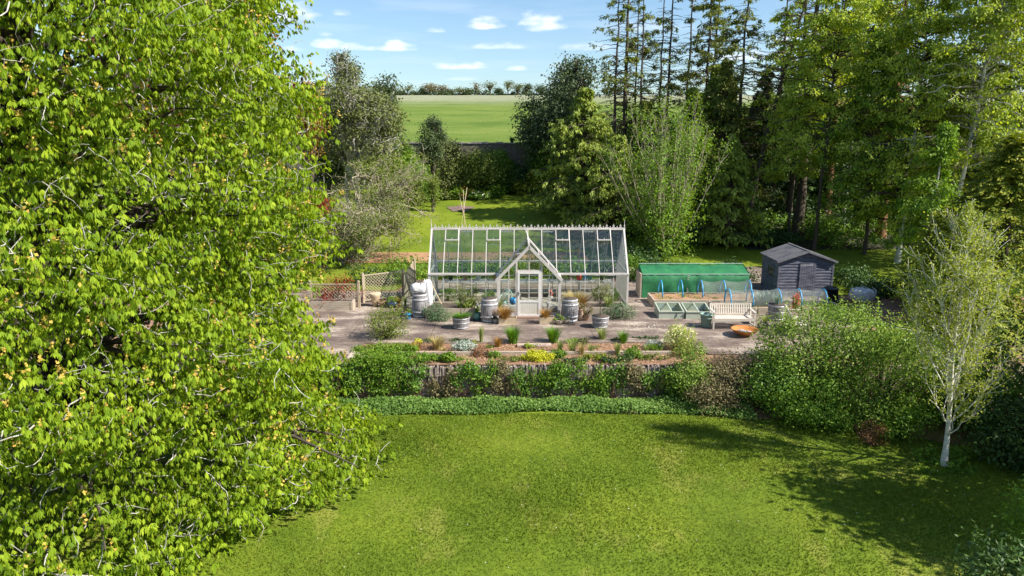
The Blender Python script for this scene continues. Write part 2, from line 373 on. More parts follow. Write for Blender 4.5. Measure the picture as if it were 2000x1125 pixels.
def shrubmesh(rg, rx, ry, h, n, L, Wd, droop=.2, nlobe=6, z0=0.0, shoots=0, clr=None, cvar=.55, up=.5):
    lobes = lump_lobes(rg, rx, ry, z0-h*.15, z0+h, nlobe, .55); per = 14
    C, N = shell(rg, lobes, max(4, int(n/per*1.25)), .6, .6); ok = C[:,2] > .02; C = C[ok]; N = N[ok]
    V, Q, rnd = leafcloud(rg, C, N, per, clr or min(rx, h)*.28, L, Wd, droop, up, .8, cvar)
    V[:,2] = np.maximum(V[:,2], .01)
    A = Acc(); A.add(V, Q, rnd)
    if shoots:   # upright shoots that break the outline
        i = rg.choice(len(C), shoots); i = i[N[i,2] > .0]; k = 12
        P0 = C[i]; D = N[i]*.35+np.array([0,0,1])+rg.normal(0,.2,(len(i),3)); ln = rg.uniform(.15,.42,len(i))*h**.5
        tt = np.linspace(.1, 1, k); P = P0[:,None]+unit(D)[:,None]*ln[:,None,None]*tt[None,:,None]; P = P.reshape(-1,3)+rg.normal(0,L*.2,(len(i)*k,3))
        V, Q = leaves(P, rg.normal(size=P.shape)+np.array([0,0,1]), rg.normal(size=P.shape)+np.array([0,0,.3]), L*.9, Wd*.9); A.add(V, Q, rg.uniform(.4,1,len(Q)))
    return A, C
def shrub(name, label, cat, loc, rx, ry, h, lm, seed, n=2500, L=.09, Wd=.055, bark=BARK, droop=.2, nlobe=6, shoots=0, group=None, stems=14, flowers=None, nf=0, fL=.06, clr=None, cvar=.55, up=.5):
    rg = R(seed); t = thing(name, label, cat, loc, 0, group)
    A, C = shrubmesh(rg, rx, ry, h, n, L, Wd, droop, nlobe, 0.0, shoots, clr, cvar, up); A.build('foliage', lm, t)
    if stems:
        i = rg.choice(len(C), stems); P0 = np.zeros((stems,3)); P0[:,:2] = rg.normal(0,.06,(stems,2)); mid = C[i]*.5+np.array([0,0,1])*C[i][:,2:3]*.1
        P = bez(P0, mid, C[i], 6); V, Q = tubes(P, np.linspace(1,.3,6)[None]*np.full((stems,1), .012+.008*h), 5); npmesh('stem', V, Q, bark, t, None, True)
    if flowers is not None:
        P, N = shell(rg, lump_lobes(R(seed), rx*1.02, ry*1.02, -h*.15, h*1.02, nlobe, .55), nf, .9, .8); P = P[P[:,2] > .05]; N = N[:len(P)]
        V, Q = leaves(P, N*1.0+rg.normal(0,.3,P.shape), rg.normal(size=P.shape), fL, fL*.9, .05); tag(npmesh('flower', V, Q, flowers, t, rg.random(len(Q))), kind='stuff')
    return t
def bladeacc(rg, c, n, h, spread, w=.012, arch=.6, k=5, base=.06):
    a = rg.uniform(0, 2*pi, n); D = np.stack([np.cos(a), np.sin(a), np.zeros(n)], 1)
    hh = h*rg.uniform(.6, 1.08, n); ss = spread*rg.uniform(.15, 1, n); t = np.linspace(0, 1, k)
    P = np.array(c)+D[:,None]*(base*rg.random(n))[:,None,None]+D[:,None]*ss[:,None,None]*(t**1.8)[None,:,None]
    P[:,:,2] += hh[:,None]*(t*(1-.0*t)-arch*.5*t**3)[None]
    S_ = np.stack([-np.sin(a), np.cos(a), np.zeros(n)], 1)[:,None]*(w*np.array([.8,1,.8,.5,.12])[:k])[None,:,None]*.5
    V = np.stack([P-S_, P+S_], 2).reshape(-1, 3); i = np.arange(n)[:,None]*k*2; j = np.arange(k-1)[None]*2
    Q = np.stack([i+j, i+j+1, i+j+3, i+j+2], -1).reshape(-1, 4)
    return V, Q, np.repeat(rg.random(n), k-1)
def grassclump(name, label, loc, h, spread, lm, seed, n=170, w=.014, arch=.6, cat='ornamental grass', group=None, base=None):
    base = base or max(.05, spread*.6); spread *= 1.35; h *= 1.15; n = int(n*1.6)
    rg = R(seed); V, Q, r = bladeacc(rg, (0,0,0), n, h, spread, w, arch, 5, base)
    o = npmesh(name, V, Q, lm, None, r); o.location = loc; return tag(o, label, cat, group)
def conifer(name, label, cat, loc, H, r0, z0, nbr, lm, bark, seed, tr=.22, dens=9, L=.3, Wd=.1, slope=.15, sag=.25, dead=0.0, hang=.7, bark2=None, lean=(0,0), group=None,
            shape=1.1, tuft=.35, ztop_bare=0, deadlow=0, fold=.2):
    """trunk + branches that leave it almost level; sprays of needles hang along the living ones"""
    rg = R(seed); t = thing(name, label, cat, loc, 0, group)
    zz = np.linspace(0, H, 14); P = np.stack([lean[0]*(zz/H)**1.3+rg.normal(0,.04,14), lean[1]*(zz/H)**1.3+rg.normal(0,.04,14), zz], 1)[None]; P[0,0,:2] = 0
    A = Acc(); V, Q = tubes(P, (tr*(1-.85*zz/H)*np.where(zz == 0, 1.3, 1))[None], 9); A.add(V, Q)
    h = z0+(H-z0)*rg.random(nbr)**.9; ln = r0*np.clip(1-((h-z0)/(H-z0+.01))**shape, .1, 1)*rg.uniform(.5, 1.1, nbr)
    a = rg.uniform(0, 2*pi, nbr); D = np.stack([np.cos(a), np.sin(a), np.zeros(nbr)], 1)
    P0 = np.stack([lean[0]*(h/H)**1.3, lean[1]*(h/H)**1.3, h], 1); k = 8; tt = np.linspace(0, 1, k)
    B = P0[:,None]+D[:,None]*ln[:,None,None]*tt[None,:,None]
    B[:,:,2] += ln[:,None]*(slope*tt-sag*tt**2+.12*tt**4)[None]; B[:,1:] += rg.normal(0,.05,(nbr,k-1,3))*np.clip(ln,.5,3)[:,None,None]*.6
    V, Q = tubes(B, np.linspace(1,.25,k)[None]*(.012+.016*ln)[:,None], 4); A.add(V, Q, mi=1 if bark2 else 0)
    isdead = (rg.random(nbr) < dead)
    # side twigs
    m = int(nbr*5); bi = rg.integers(0, nbr, m); ti = rg.uniform(.3, 1, m); kk = np.minimum((ti*(k-1)).astype(int), k-2); fr = ti*(k-1)-kk
    TP = B[bi,kk]*(1-fr[:,None])+B[bi,kk+1]*fr[:,None]; side = np.cross(D[bi], (0,0,1))*rg.choice([-1,1],m)[:,None]
    TD = unit(D[bi]*.7+side+np.array([0,0,-.15])+rg.normal(0,.2,(m,3))); tl = ln[bi]*.32*rg.uniform(.5,1.2,m)
    TW = wander(rg, TP, TD, tl, 4, .15); V, Q = tubes(TW, np.linspace(1,.4,4)[None]*(.007+.004*tl)[:,None], 3); A.add(V, Q, mi=1 if bark2 else 0)
    A.build('trunk', [bark, bark2] if bark2 else bark, t, True)
    live = ~isdead[bi]
    if deadlow: live &= rg.random(m) > np.clip((deadlow-h[bi])/2, 0, .93)
    TW = TW[live]; tl2 = tl[live]; q = max(2, int(dens)); n = len(TW)*q
    if n:
        i = np.repeat(np.arange(len(TW)), q); f = rg.uniform(0, 3, n); f0 = np.minimum(f.astype(int), 2); fr = f-f0
        P = TW[i,f0]*(1-fr[:,None])+TW[i,f0+1]*fr[:,None]+rg.normal(0,.06*tuft/.35,(n,3))
        Dv = TW[i,3]-TW[i,0]; Ax = unit(unit(Dv)*.8+rg.normal(0,.45,(n,3))+np.array([0,0,-hang])); Nn = unit(rg.normal(0,.5,(n,3))+np.array([0,0,1]))
        s = rg.uniform(.6, 1.25, n); V, Q = leaves(P, Nn, Ax, L*s, Wd*s, fold)
        npmesh('crown', V, Q, lm, t, np.clip(.5*rg.random(len(TW))[i]+.5*rg.random(n), 0, 1))
    return t

# ---------------------------------------------------------------- land
def patch(name, m, xs, ys, zf, kind='structure'):
    X, Y = np.meshgrid(xs, ys); Z = zf(X, Y); V = np.stack([X, Y, Z], -1).reshape(-1, 3); nx = len(xs); i, j = np.meshgrid(np.arange(nx-1), np.arange(len(ys)-1))
    a = (j*nx+i).ravel(); o = npmesh(name, V, np.stack([a, a+1, a+nx+1, a+nx], 1), m, None, None, True); tag(o, kind=kind); return o
def lawnmat(name, cols, strawc, s1=.35, s2=9, strawamt=(.56,.70), bump=.5, bs=45, dis=.03):
    m, nt, b = nmat(name); L = nt.links
    n1 = noise(nt, s1, 4, 'World'); n2 = noise(nt, s2, 6, 'World', rough=.75); n3 = noise(nt, .55, 5, 'World', (1.6,.8,1)); 
    r1 = ramp(nt, [(.28, cols[0]), (.5, cols[1]), (.72, cols[2])])
    ad = nt.nodes.new('ShaderNodeMath'); ad.operation = 'ADD'; mm = nt.nodes.new('ShaderNodeMath'); mm.operation = 'MULTIPLY_ADD'; mm.inputs[1].default_value = .9; mm.inputs[2].default_value = -.45
    L.new(n2.outputs[0], mm.inputs[0]); L.new(n1.outputs[0], ad.inputs[0]); L.new(mm.outputs[0], ad.inputs[1]); L.new(ad.outputs[0], r1.inputs[0])
    mr = nt.nodes.new('ShaderNodeMapRange'); L.new(n3.outputs[0], mr.inputs[0]); mr.inputs[1].default_value = strawamt[0]; mr.inputs[2].default_value = strawamt[1]; mr.inputs[4].default_value = .6
    mx = nt.nodes.new('ShaderNodeMixRGB'); L.new(mr.outputs[0], mx.inputs[0]); L.new(r1.outputs[0], mx.inputs[1]); mx.inputs[2].default_value = (*strawc, 1)
    L.new(mx.outputs[0], b.inputs['Base Color']); b.inputs['Roughness'].default_value = .85; b.inputs['Specular IOR Level'].default_value = .15
    n4 = noise(nt, bs, 3, 'World'); bp = nt.nodes.new('ShaderNodeBump'); bp.inputs['Strength'].default_value = bump; bp.inputs['Distance'].default_value = dis
    L.new(n4.outputs[0], bp.inputs['Height']); L.new(bp.outputs[0], b.inputs['Normal']); return m
M_LAWN = lawnmat('lawn turf', ((.078,.122,.009), (.125,.178,.013), (.175,.222,.018)), (.29,.27,.06))
M_BACK = lawnmat('back lawn turf', ((.085,.13,.009), (.14,.19,.012), (.21,.245,.02)), (.24,.26,.05), strawamt=(.66,.8))
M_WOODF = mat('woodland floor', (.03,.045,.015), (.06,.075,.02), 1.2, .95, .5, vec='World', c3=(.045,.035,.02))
M_SOIL = mat('bark mulch soil', (.46,.24,.12), (.26,.135,.075), 14, .95, .8, vec='World', c3=(.22,.13,.08), bscale=30)
M_REDSOIL = mat('bare red soil', (.42,.24,.12), (.28,.15,.08), 3, .95, .5, vec='World', bscale=12)
def fieldmat():
    m, nt, b = nmat('field grass'); L = nt.links
    n1 = noise(nt, .09, 8, 'World', (.6,.8,1), .75); r = ramp(nt, [(.34,(.085,.14,.02)), (.5,(.13,.185,.03)), (.66,(.19,.225,.05))]); L.new(n1.outputs[0], r.inputs[0])
    gq = nt.nodes.new('ShaderNodeNewGeometry'); sp_ = nt.nodes.new('ShaderNodeSeparateXYZ'); L.new(gq.outputs['Position'], sp_.inputs[0])
    n2 = noise(nt, .09, 6, 'World', (.5,1,1), .75); ml = nt.nodes.new('ShaderNodeMath'); ml.operation = 'MULTIPLY_ADD'; L.new(n2.outputs[0], ml.inputs[0]); ml.inputs[1].default_value = 110; L.new(sp_.outputs[1], ml.inputs[2])
    mr = nt.nodes.new('ShaderNodeMapRange'); L.new(ml.outputs[0], mr.inputs[0]); mr.inputs[1].default_value = 225; mr.inputs[2].default_value = 300; mr.inputs[4].default_value = .72
    n3 = noise(nt, .8, 4, 'World', (.25,1,1)); r3 = ramp(nt, [(.35,(.22,.22,.13)), (.65,(.40,.38,.30))]); L.new(n3.outputs[0], r3.inputs[0])
    mx = nt.nodes.new('ShaderNodeMixRGB'); L.new(mr.outputs[0], mx.inputs[0]); L.new(r.outputs[0], mx.inputs[1]); L.new(r3.outputs[0], mx.inputs[2])
    L.new(mx.outputs[0], b.inputs['Base Color']); b.inputs['Roughness'].default_value = .9; b.inputs['Specular IOR Level'].default_value = .1
    n4 = noise(nt, 3, 4, 'World'); bp = nt.nodes.new('ShaderNodeBump'); bp.inputs['Strength'].default_value = .5; bp.inputs['Distance'].default_value = .3
    L.new(n4.outputs[0], bp.inputs['Height']); L.new(bp.outputs[0], b.inputs['Normal']); return m
def concrete():
    m, nt, b = nmat('weathered concrete'); L = nt.links
    n1 = noise(nt, .75, 6, 'World', (.7,1.5,1), .7); n2 = noise(nt, 9, 6, 'World', rough=.75)
    r = ramp(nt, [(.38,(.13,.092,.075)), (.50,(.205,.155,.125)), (.58,(.36,.29,.235)), (.70,(.54,.46,.37))]); L.new(n1.outputs[0], r.inputs[0])
    r2 = ramp(nt, [(.3,(.55,.52,.5)), (.65,(1.1,1.1,1.1))]); L.new(n2.outputs[0], r2.inputs[0])
    mx = nt.nodes.new('ShaderNodeMixRGB'); mx.blend_type = 'MULTIPLY'; mx.inputs[0].default_value = .8; L.new(r.outputs[0], mx.inputs[1]); L.new(r2.outputs[0], mx.inputs[2])
    br = nt.nodes.new('ShaderNodeTexBrick'); gq = nt.nodes.new('ShaderNodeNewGeometry'); L.new(gq.outputs['Position'], br.inputs['Vector'])
    br.inputs['Scale'].default_value = 1; br.inputs['Brick Width'].default_value = 3.1; br.inputs['Row Height'].default_value = 2.35; br.inputs['Mortar Size'].default_value = .022
    br.inputs['Color1'].default_value = (1,1,1,1); br.inputs['Color2'].default_value = (.86,.85,.84,1); br.inputs['Mortar'].default_value = (.5,.46,.36,1)
    m2 = nt.nodes.new('ShaderNodeMixRGB'); m2.blend_type = 'MULTIPLY'; m2.inputs[0].default_value = .8; L.new(mx.outputs[0], m2.inputs[1]); L.new(br.outputs[0], m2.inputs[2])
    L.new(m2.outputs[0], b.inputs['Base Color']); b.inputs['Roughness'].default_value = .9
    bp = nt.nodes.new('ShaderNodeBump'); bp.inputs['Strength'].default_value = .3; bp.inputs['Distance'].default_value = .01; L.new(n2.outputs[0], bp.inputs['Height']); L.new(bp.outputs[0], b.inputs['Normal']); return m
M_CONC = concrete()
def lin(a, b, n): return np.linspace(a, b, n)
patch('lawn', M_LAWN, lin(-60,60,41), lin(-30,23.1,20), lambda x, y: np.full_like(x, LAWN))
patch('terrace_ground', M_SOIL, lin(-60,60,41), lin(23.05,41,10), lambda x, y: np.full_like(x, 0.0)-.02)
patch('back_lawn', M_BACK, lin(-60,60,81), lin(40.98,64.4,40), lambda x, y: g(x, y)-.015)
patch('field', fieldmat(), np.concatenate([lin(-900,-120,14), lin(-110,110,45), lin(120,900,14)]), np.concatenate([lin(64.35,80,18), lin(84,310,60), lin(330,1500,20)]), lambda x, y: g(x, y))
def sheet(name, pts, m, z=0.0, kind='structure', th=None, rg=None):
    P = [(x, y, z if z is not None else gz(x, y)+.03) for x, y in pts]; mb = MB(); n = len(P)
    if th: mb.add([(x,y,z-th) for x,y,_ in P]+P, [tuple(range(n, 2*n))]+[(i,(i+1)%n,n+(i+1)%n,n+i) for i in range(n)])
    else: mb.add(P, [tuple(range(n))])
    return tag(mb.build(name, m), kind=kind)
sheet('patio', [(-14,31.0),(-14,23.6),(-6.6,23.35),(-5.75,23.4),(-5.45,25.45),(6.35,25.55),(6.9,24.1),(13,23.9),(14.5,31),(14.3,40.9),(5.2,40.9),(5.2,37),(-5.2,37.0),(-5.6,34.2),(-14,34.2)], M_CONC, .03, th=.05)
sheet('lawn_strip', [(14.9,33.5),(45,33.5),(45,40.99),(14.9,40.99)], M_BACK, 0.0)
sheet('grass_verge', [(-40,34.6),(-5.7,34.6),(-5.4,37.3),(5.1,37.3),(5.1,40.99),(-40,40.99)], M_BACK, 0.0)
# wild wood floor on the right, soil border on the back lawn's near edge
def conform(name, m, xs, ys, dz):
    return patch(name, m, xs, ys, lambda x, y: np.where(y < 41, 0, g(x, y))+dz)
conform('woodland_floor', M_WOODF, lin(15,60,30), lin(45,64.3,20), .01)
conform('soil_border', M_REDSOIL, lin(-10,4.6,30), lin(41.9,44.4,6), .012)
sheet('soil_patch', [(-4.1+(1.0+.2*sin(3*t))*cos(t), 56.9+(1.05+.2*sin(5*t))*sin(t)) for t in np.linspace(0,2*pi,25)[:-1]], mat('dark twig heap soil',(.22,.15,.12),(.10,.07,.06),4,.95,.5), None)
# ---------------------------------------------------------------- materials for built things
M_FRAME = mat('stone white painted aluminium', (.62,.565,.52), (.50,.455,.42), 3, .45, .0)
M_DOOR = mat('bright white painted door', (.80,.76,.71), (.70,.66,.62), 3, .45)
M_PANEL = mat('cream door panel', (.70,.66,.57), (.62,.58,.50), 2, .5)
M_GLASS = glassmat('greenhouse glass', (.90,.95,.93), 1.3)
M_GLASSR = glassmat('roof glass', (.72,.80,.78), 2.6, .06)
M_BRICK = mat('brown brick sill', (.30,.17,.12), (.20,.12,.09), 12, .9, .4)
M_TIMB = mat('weathered timber', (.50,.42,.33), (.27,.22,.17), 4, .85, .5, c3=(.40,.33,.25), stretch=(.5,3,6))
M_PALE = mat('pale sawn timber', (.60,.48,.32), (.44,.33,.21), 4, .85, .3, stretch=(1,1,.3))
M_TREL = mat('trellis timber', (.46,.38,.26), (.32,.26,.17), 5, .85, .2)
M_OAKG = mat('silver grey oak staves', (.38,.36,.36), (.12,.11,.105), 7, .8, .5, c3=(.27,.25,.25), stretch=(3,3,.35))
M_HOOP = mat('pale galvanised hoop', (.62,.62,.64), (.42,.41,.42), 5, .5, metal=.3)
M_TEAK = mat('silvered teak bench', (.70,.63,.54), (.50,.44,.37), 5, .8, .3, stretch=(.5,3,3))
M_SAGE = mat('sage green paint', (.42,.46,.37), (.34,.38,.30), 3, .6)
M_BIN = mat('grey green plastic', (.21,.31,.26), (.17,.26,.22), 2, .4)
M_RUSTM = mat('rusted orange steel', (.60,.21,.035), (.36,.13,.04), 6, .75, .3)
M_ASH = mat('pale ash and charred wood', (.70,.66,.62), (.10,.09,.08), 14, .9, .6)
M_BLACK = mat('black plastic', (.02,.022,.024), (.015,.016,.018), 3, .4)
M_TEAL = mat('teal glazed pot', (.10,.26,.22), (.07,.19,.17), 4, .3)
M_TERRA = mat('terracotta', (.42,.28,.19), (.30,.20,.14), 6, .85, .2)
M_BUFF = mat('buff clay pot', (.46,.38,.29), (.33,.27,.20), 6, .9, .2)
M_BLUEP = mat('blue glazed pot', (.05,.09,.19), (.03,.06,.12), 4, .3)
M_BLUE = mat('blue hoop pipe', (.05,.34,.62), (.04,.28,.52), 4, .4)
M_CYAN = mat('bright blue plastic', (.02,.25,.55), (.02,.2,.45), 4, .4)
M_RED = mat('red plastic', (.55,.06,.03), (.45,.05,.03), 4, .4)
M_MINT = mat('mint painted metal', (.42,.60,.50), (.34,.52,.43), 4, .45)
M_WBAG = mat('white woven bag', (.68,.67,.66), (.46,.45,.47), 3, .8, .9, bscale=9)
M_EARTH = mat('dark compost', (.10,.07,.05), (.05,.035,.025), 12, .95, .8)
M_MOSS = mat('mossy compost', (.12,.22,.02), (.20,.32,.03), 9, .95, .8)
M_GNET = mat('green woven netting', (.010,.10,.042), (.035,.20,.07), 1.6, .65, .7, bscale=5, spec=.3)
M_MESH = netmat('fine grey insect mesh', (.30,.33,.31), .24)
M_STONE = mat('purple grey slate stone', (.48,.40,.35), (.17,.13,.115), 6, .9, .6, c3=(.32,.25,.22))
M_STONE2 = mat('buff rubble stone', (.56,.44,.34), (.30,.22,.17), 4, .9, .6, c3=(.44,.33,.26))
M_OLDWALL = mat('old lichened garden wall', (.20,.165,.14), (.10,.085,.07), 3, .95, .8, c3=(.15,.12,.095))
M_SHINGLE = mat('shed roof felt', (.045,.047,.055), (.12,.115,.115), 2, .9, .4, c3=(.10,.10,.11))
M_STAGE = mat('aluminium staging', (.62,.62,.62), (.5,.5,.5), 3, .4)
M_PAVE = mat('pale paving', (.52,.42,.34), (.38,.31,.25), 2.5, .85, .3)
def shedmat():
    m, nt, b = nmat('weathered blue black boards'); L = nt.links
    n = noise(nt, 2.2, 6, 'Object', (1,1,7), .7); r = ramp(nt, [(.3,(.03,.034,.052)), (.46,(.075,.08,.112)), (.58,(.14,.142,.172)), (.74,(.27,.25,.255))])
    L.new(n.outputs[0], r.inputs[0]); L.new(r.outputs[0], b.inputs['Base Color']); b.inputs['Roughness'].default_value = .8; return m
M_SHED = shedmat()
T = .03    # patio level
# ---------------------------------------------------------------- greenhouse
GX, GY = .71, 30.4; HW, DP, EV, RG, NB = 4.30, 3.10, 1.62, 3.36, 14
gh = thing('greenhouse', 'long white framed victorian style glasshouse with gabled porch and crested ridge on the patio', 'greenhouse', (GX, GY, T))
BW = 2*HW/NB; a2 = DP/2; PW, PE, PR, PD = 1.27, 1.68, 3.0, 1.25    # porch half width, eave, ridge, projection
def rz_(y): return EV+(RG-EV)*(1-abs(y-a2)/a2)
MB().box(-HW-.04,HW+.04,-.05,.06,0,.22).box(-HW-.04,HW+.04,DP-.06,DP+.05,0,.22).box(-HW-.05,-HW+.06,.06,DP-.06,0,.22).box(HW-.06,HW+.05,.06,DP-.06,0,.22).build('base_wall', M_FRAME, gh)
tag(MB().box(-HW+.06,HW-.06,.06,DP-.06,-.0,.02).build('paved_floor', M_PAVE, gh))
f = MB()
for s in (-1, 1):
    for y in (0, DP): f.box(s*HW-.045, s*HW+.045, y-.045, y+.045, .22, EV)
for y in (0, DP):   # eaves gutter + sill
    if y == 0:
        f.box(-HW-.05,-PW,-.07,.03,EV-.04,EV+.04).box(PW,HW+.05,-.07,.03,EV-.04,EV+.04)
        f.box(-HW,-PW-.02,-.03,.03,.22,.27).box(PW+.02,HW,-.03,.03,.22,.27)
    else: f.box(-HW-.05,HW+.05,DP-.03,DP+.07,EV-.04,EV+.04).box(-HW,HW,DP-.03,DP+.03,.22,.27).box(-HW,HW,DP-.02,DP+.02,.92,.96)
f.box(-HW-.06,HW+.06,a2-.06,a2+.06,RG-.03,RG+.06)
for i in range(NB+1):
    x = -HW+i*BW; w = .028 if i not in (0, NB) else .05
    inp = abs(x) < PW-.05
    if not inp: f.bar((x,0,.27),(x,0,EV-.02),w,.04,(0,1,0))
    f.bar((x,DP,.27),(x,DP,EV-.02),w,.04,(0,1,0))
    # roof bars; those over the porch start at the porch roof
    zs = EV
    if abs(x) < PW: zs = PE+(PR-PE)*(1-abs(x)/PW)+.02
    ys = a2*(zs-EV)/(RG-EV)
    f.bar((x,max(0,ys),max(EV,zs)),(x,a2-.04,RG-.03),w,.05)
    f.bar((x,DP,EV),(x,a2+.04,RG-.03),w,.05)
for s in (-1, 1):   # gables
    x = s*HW
    f.bar((x,0,EV),(x,a2,RG+.03),.07,.07).bar((x,DP,EV),(x,a2,RG+.03),.07,.07).box(x-.03,x+.03,.04,DP-.04,EV-.025,EV+.025).box(x-.025,x+.025,.04,DP-.04,.22,.27)
    n = 15 if s > 0 else 5
    for j in range(1, n): y = DP*j/n; f.bar((x,y,.27),(x,y,rz_(y)-.04),.035 if s > 0 else .028,.035)
f.bar((HW-.05,.05,EV-.0),(HW-.05,a2,RG-.5),.02,.02)
f.build('frame', M_FRAME, gh, bevel=0)
def quadglass(name, qs, m, parent):
    mb = MB()
    for q in qs: mb.add(q, [tuple(range(len(q)))])
    return mb.build(name, m, parent)
fr = [[(-HW,0.0,EV+.01),(-PW,0,EV+.01),(-PW,a2*(PE-EV)/(RG-EV),PE),(0,a2*(PR-EV)/(RG-EV),PR),(PW,a2*(PE-EV)/(RG-EV),PE),(PW,0,EV+.01),(HW,0,EV+.01),(HW,a2,RG-.01),(-HW,a2,RG-.01)]]
quadglass('roof_glass', fr, M_GLASSR, gh); quadglass('roof_glass', [[(-HW,DP,EV+.01),(-HW,a2,RG-.01),(HW,a2,RG-.01),(HW,DP,EV+.01)]], M_GLASSR, gh)
quadglass('wall_glass', [[(-HW,0,.25),(-PW,0,.25),(-PW,0,EV),(-HW,0,EV)],[(PW,0,.25),(HW,0,.25),(HW,0,EV),(PW,0,EV)],[(-HW,DP,.25),(HW,DP,.25),(HW,DP,EV),(-HW,DP,EV)]], M_GLASS, gh)
for s in (-1,1): quadglass('gable_glass', [[(s*HW,0,.25),(s*HW,DP,.25),(s*HW,DP,EV),(s*HW,a2,RG),(s*HW,0,EV)]], M_GLASS if s < 0 else glassmat('translucent gable sheet', (.7,.72,.7), 2.5, .3), gh)
# ridge cresting: pointed crosses between small scallops
c = MB(); nC = 28
for i in range(nC):
    x = -HW+(i+.5)*2*HW/nC; y = a2; z = RG+.06
    c.box(x-.012,x+.012,y-.01,y+.01,z,z+.17).box(x-.045,x+.045,y-.012,y+.012,z+.085,z+.115).bar((x-.08,y,z),(x-.012,y,z+.06),.02).bar((x+.08,y,z),(x+.012,y,z+.06),.02)
    xx = x+HW/nC
    if i < nC-1: c.lathe([(.0,z+.0),(.022,z+.03),(.016,z+.06),(0,z+.09)], 6, (xx,y,0))
c.build('ridge_cresting', M_FRAME, gh)
for s in (-1,1): MB().lathe([(.035,RG),(.02,RG+.12),(.032,RG+.16),(.012,RG+.2),(.006,RG+.42),(0,RG+.44)], 8, (s*(HW+.02),a2,0)).build('finial', M_FRAME, gh, True)
# opening roof vents
def vent(i0, back=False):
    x0 = -HW+i0*BW+.02; x1 = x0+BW-.04; sl = math.atan2(RG-EV, a2); y1 = a2-.07; l = .62
    ya, za = y1, RG-.04; yb, zb = y1-l*cos(sl), RG-.04-l*sin(sl)+.05
    if back: ya = DP-ya; yb = DP-yb; zb += .22; yb += .1
    m = MB().bar((x0,ya,za+.04),(x0,yb,zb+.04),.03).bar((x1,ya,za+.04),(x1,yb,zb+.04),.03).bar((x0,yb,zb+.04),(x1,yb,zb+.04),.06,.05).bar((x0,ya,za+.05),(x1,ya,za+.05),.03)
    v = m.build('roof_vent', M_FRAME, gh); quadglass('vent_glass', [[(x0,ya,za+.05),(x1,ya,za+.05),(x1,yb,zb+.05),(x0,yb,zb+.05)]], M_GLASS, v)
    MB().tube([((x0+x1)/2,yb+(.1 if not back else -.1),zb+.12),((x0+x1)/2,yb,zb-.15)],.012,6).build('vent_opener', M_FRAME, v)
for i in (1, 4, 9, 12): vent(i)
for i in (2, 5, 8, 11): vent(i, True)
# porch
pf = MB(); y0 = -PD
for s in (-1, 1):
    pf.box(s*PW-.06,s*PW+.06,y0-.05,y0+.07,0,PE).box(s*PW-.03,s*PW+.03,y0+.07,-.07,PE-.05,PE).box(s*PW-.03,s*PW+.03,y0+.07,-.03,.2,.25)
    pf.bar((s*PW,-PD/2,.25),(s*PW,-PD/2,PE-.05),.03)
    pf.bar((s*(PW+.1),y0-.08,PE-.09),(0,y0-.08,PR+.01),.06,.12).bar((s*(PW+.02),y0+.0,PE),(0,y0+.0,PR-.02),.05,.06)
    yr = a2*(PR-EV)/(RG-EV)
    pf.bar((s*(PW+.05),y0-.05,PE-.05),(s*(PW+.05),.02,PE-.05),.08,.07)
    for q in (.33,.66): pf.bar((s*PW*(1-q),y0,PE+(PR-PE)*q),(s*PW*(1-q),a2*(PE+(PR-PE)*q-EV)/(RG-EV),PE+(PR-PE)*q),.025,.03)
    pf.bar((s*PW,y0,PE),(s*PW,a2*(PE-EV)/(RG-EV),PE),.03,.03)
    pf.bar((s*PW,a2*(PE-EV)/(RG-EV),PE+.01),(0,yr,PR+.01),.04,.04)
    pf.bar((s*.84,y0,.2),(s*.84,y0,PE+(PR-PE)*(1-.84/PW)-.03),.03,.04)   # side light bar
    pf.bar((s*.52,y0,.04),(s*.52,y0,PE+(PR-PE)*(1-.52/PW)-.03),.075,.07,(0,1,0))
    pf.bar((s*.56,y0,1.62),(s*(PW-.06),y0,1.62),.03,.03).bar((s*.56,y0,.18),(s*(PW-.06),y0,.18),.04,.06).box(min(s*.56,s*(PW-.06)),max(s*.56,s*(PW-.06)),y0-.02,y0+.02,0,.15)
    pf.box(min(s*(PW-.03),s*(PW+.03)),max(s*(PW-.03),s*(PW+.03)),y0+.07,-.05,0,.2)
pf.bar((-.5,y0,2.0),(.5,y0,2.0),.05,.07).bar((0,y0,2.03),(0,y0,PR-.06),.03,.04).bar((0,y0-.08,PR+.02),(0,yr+.02,PR+.02),.07,.05)
pf.tube([(0,yr-.02,PR+.02),(-.02,yr+.05,PR+.13),(-.1,a2-.12,RG-.03)],.025,6)
porch = pf.build('porch', M_FRAME, gh)
quadglass('porch_glass', [[(-PW,y0,PE),(0,y0,PR),(0,yr,PR),(-PW,a2*(PE-EV)/(RG-EV),PE)],[(PW,y0,PE),(0,y0,PR),(0,yr,PR),(PW,a2*(PE-EV)/(RG-EV),PE)],
    [(-PW,y0,.2),(-.52,y0,.2),(-.52,y0,2.2),(-PW,y0,PE)],[(.52,y0,.2),(PW,y0,.2),(PW,y0,PE),(.52,y0,2.2)],[(-.52,y0,2.04),(.52,y0,2.04),(.52,y0,2.45),(0,y0,PR-.04),(-.52,y0,2.45)],
    [(-PW,y0,.2),(-PW,0,.2),(-PW,0,PE),(-PW,y0,PE)],[(PW,y0,.2),(PW,0,.2),(PW,0,PE),(PW,y0,PE)]], M_GLASS, porch)
MB().lathe([(.03,PR),(.02,PR+.1),(.028,PR+.13),(.005,PR+.3),(0,PR+.31)], 8, (0,y0-.08,0)).build('finial', M_FRAME, porch, True)
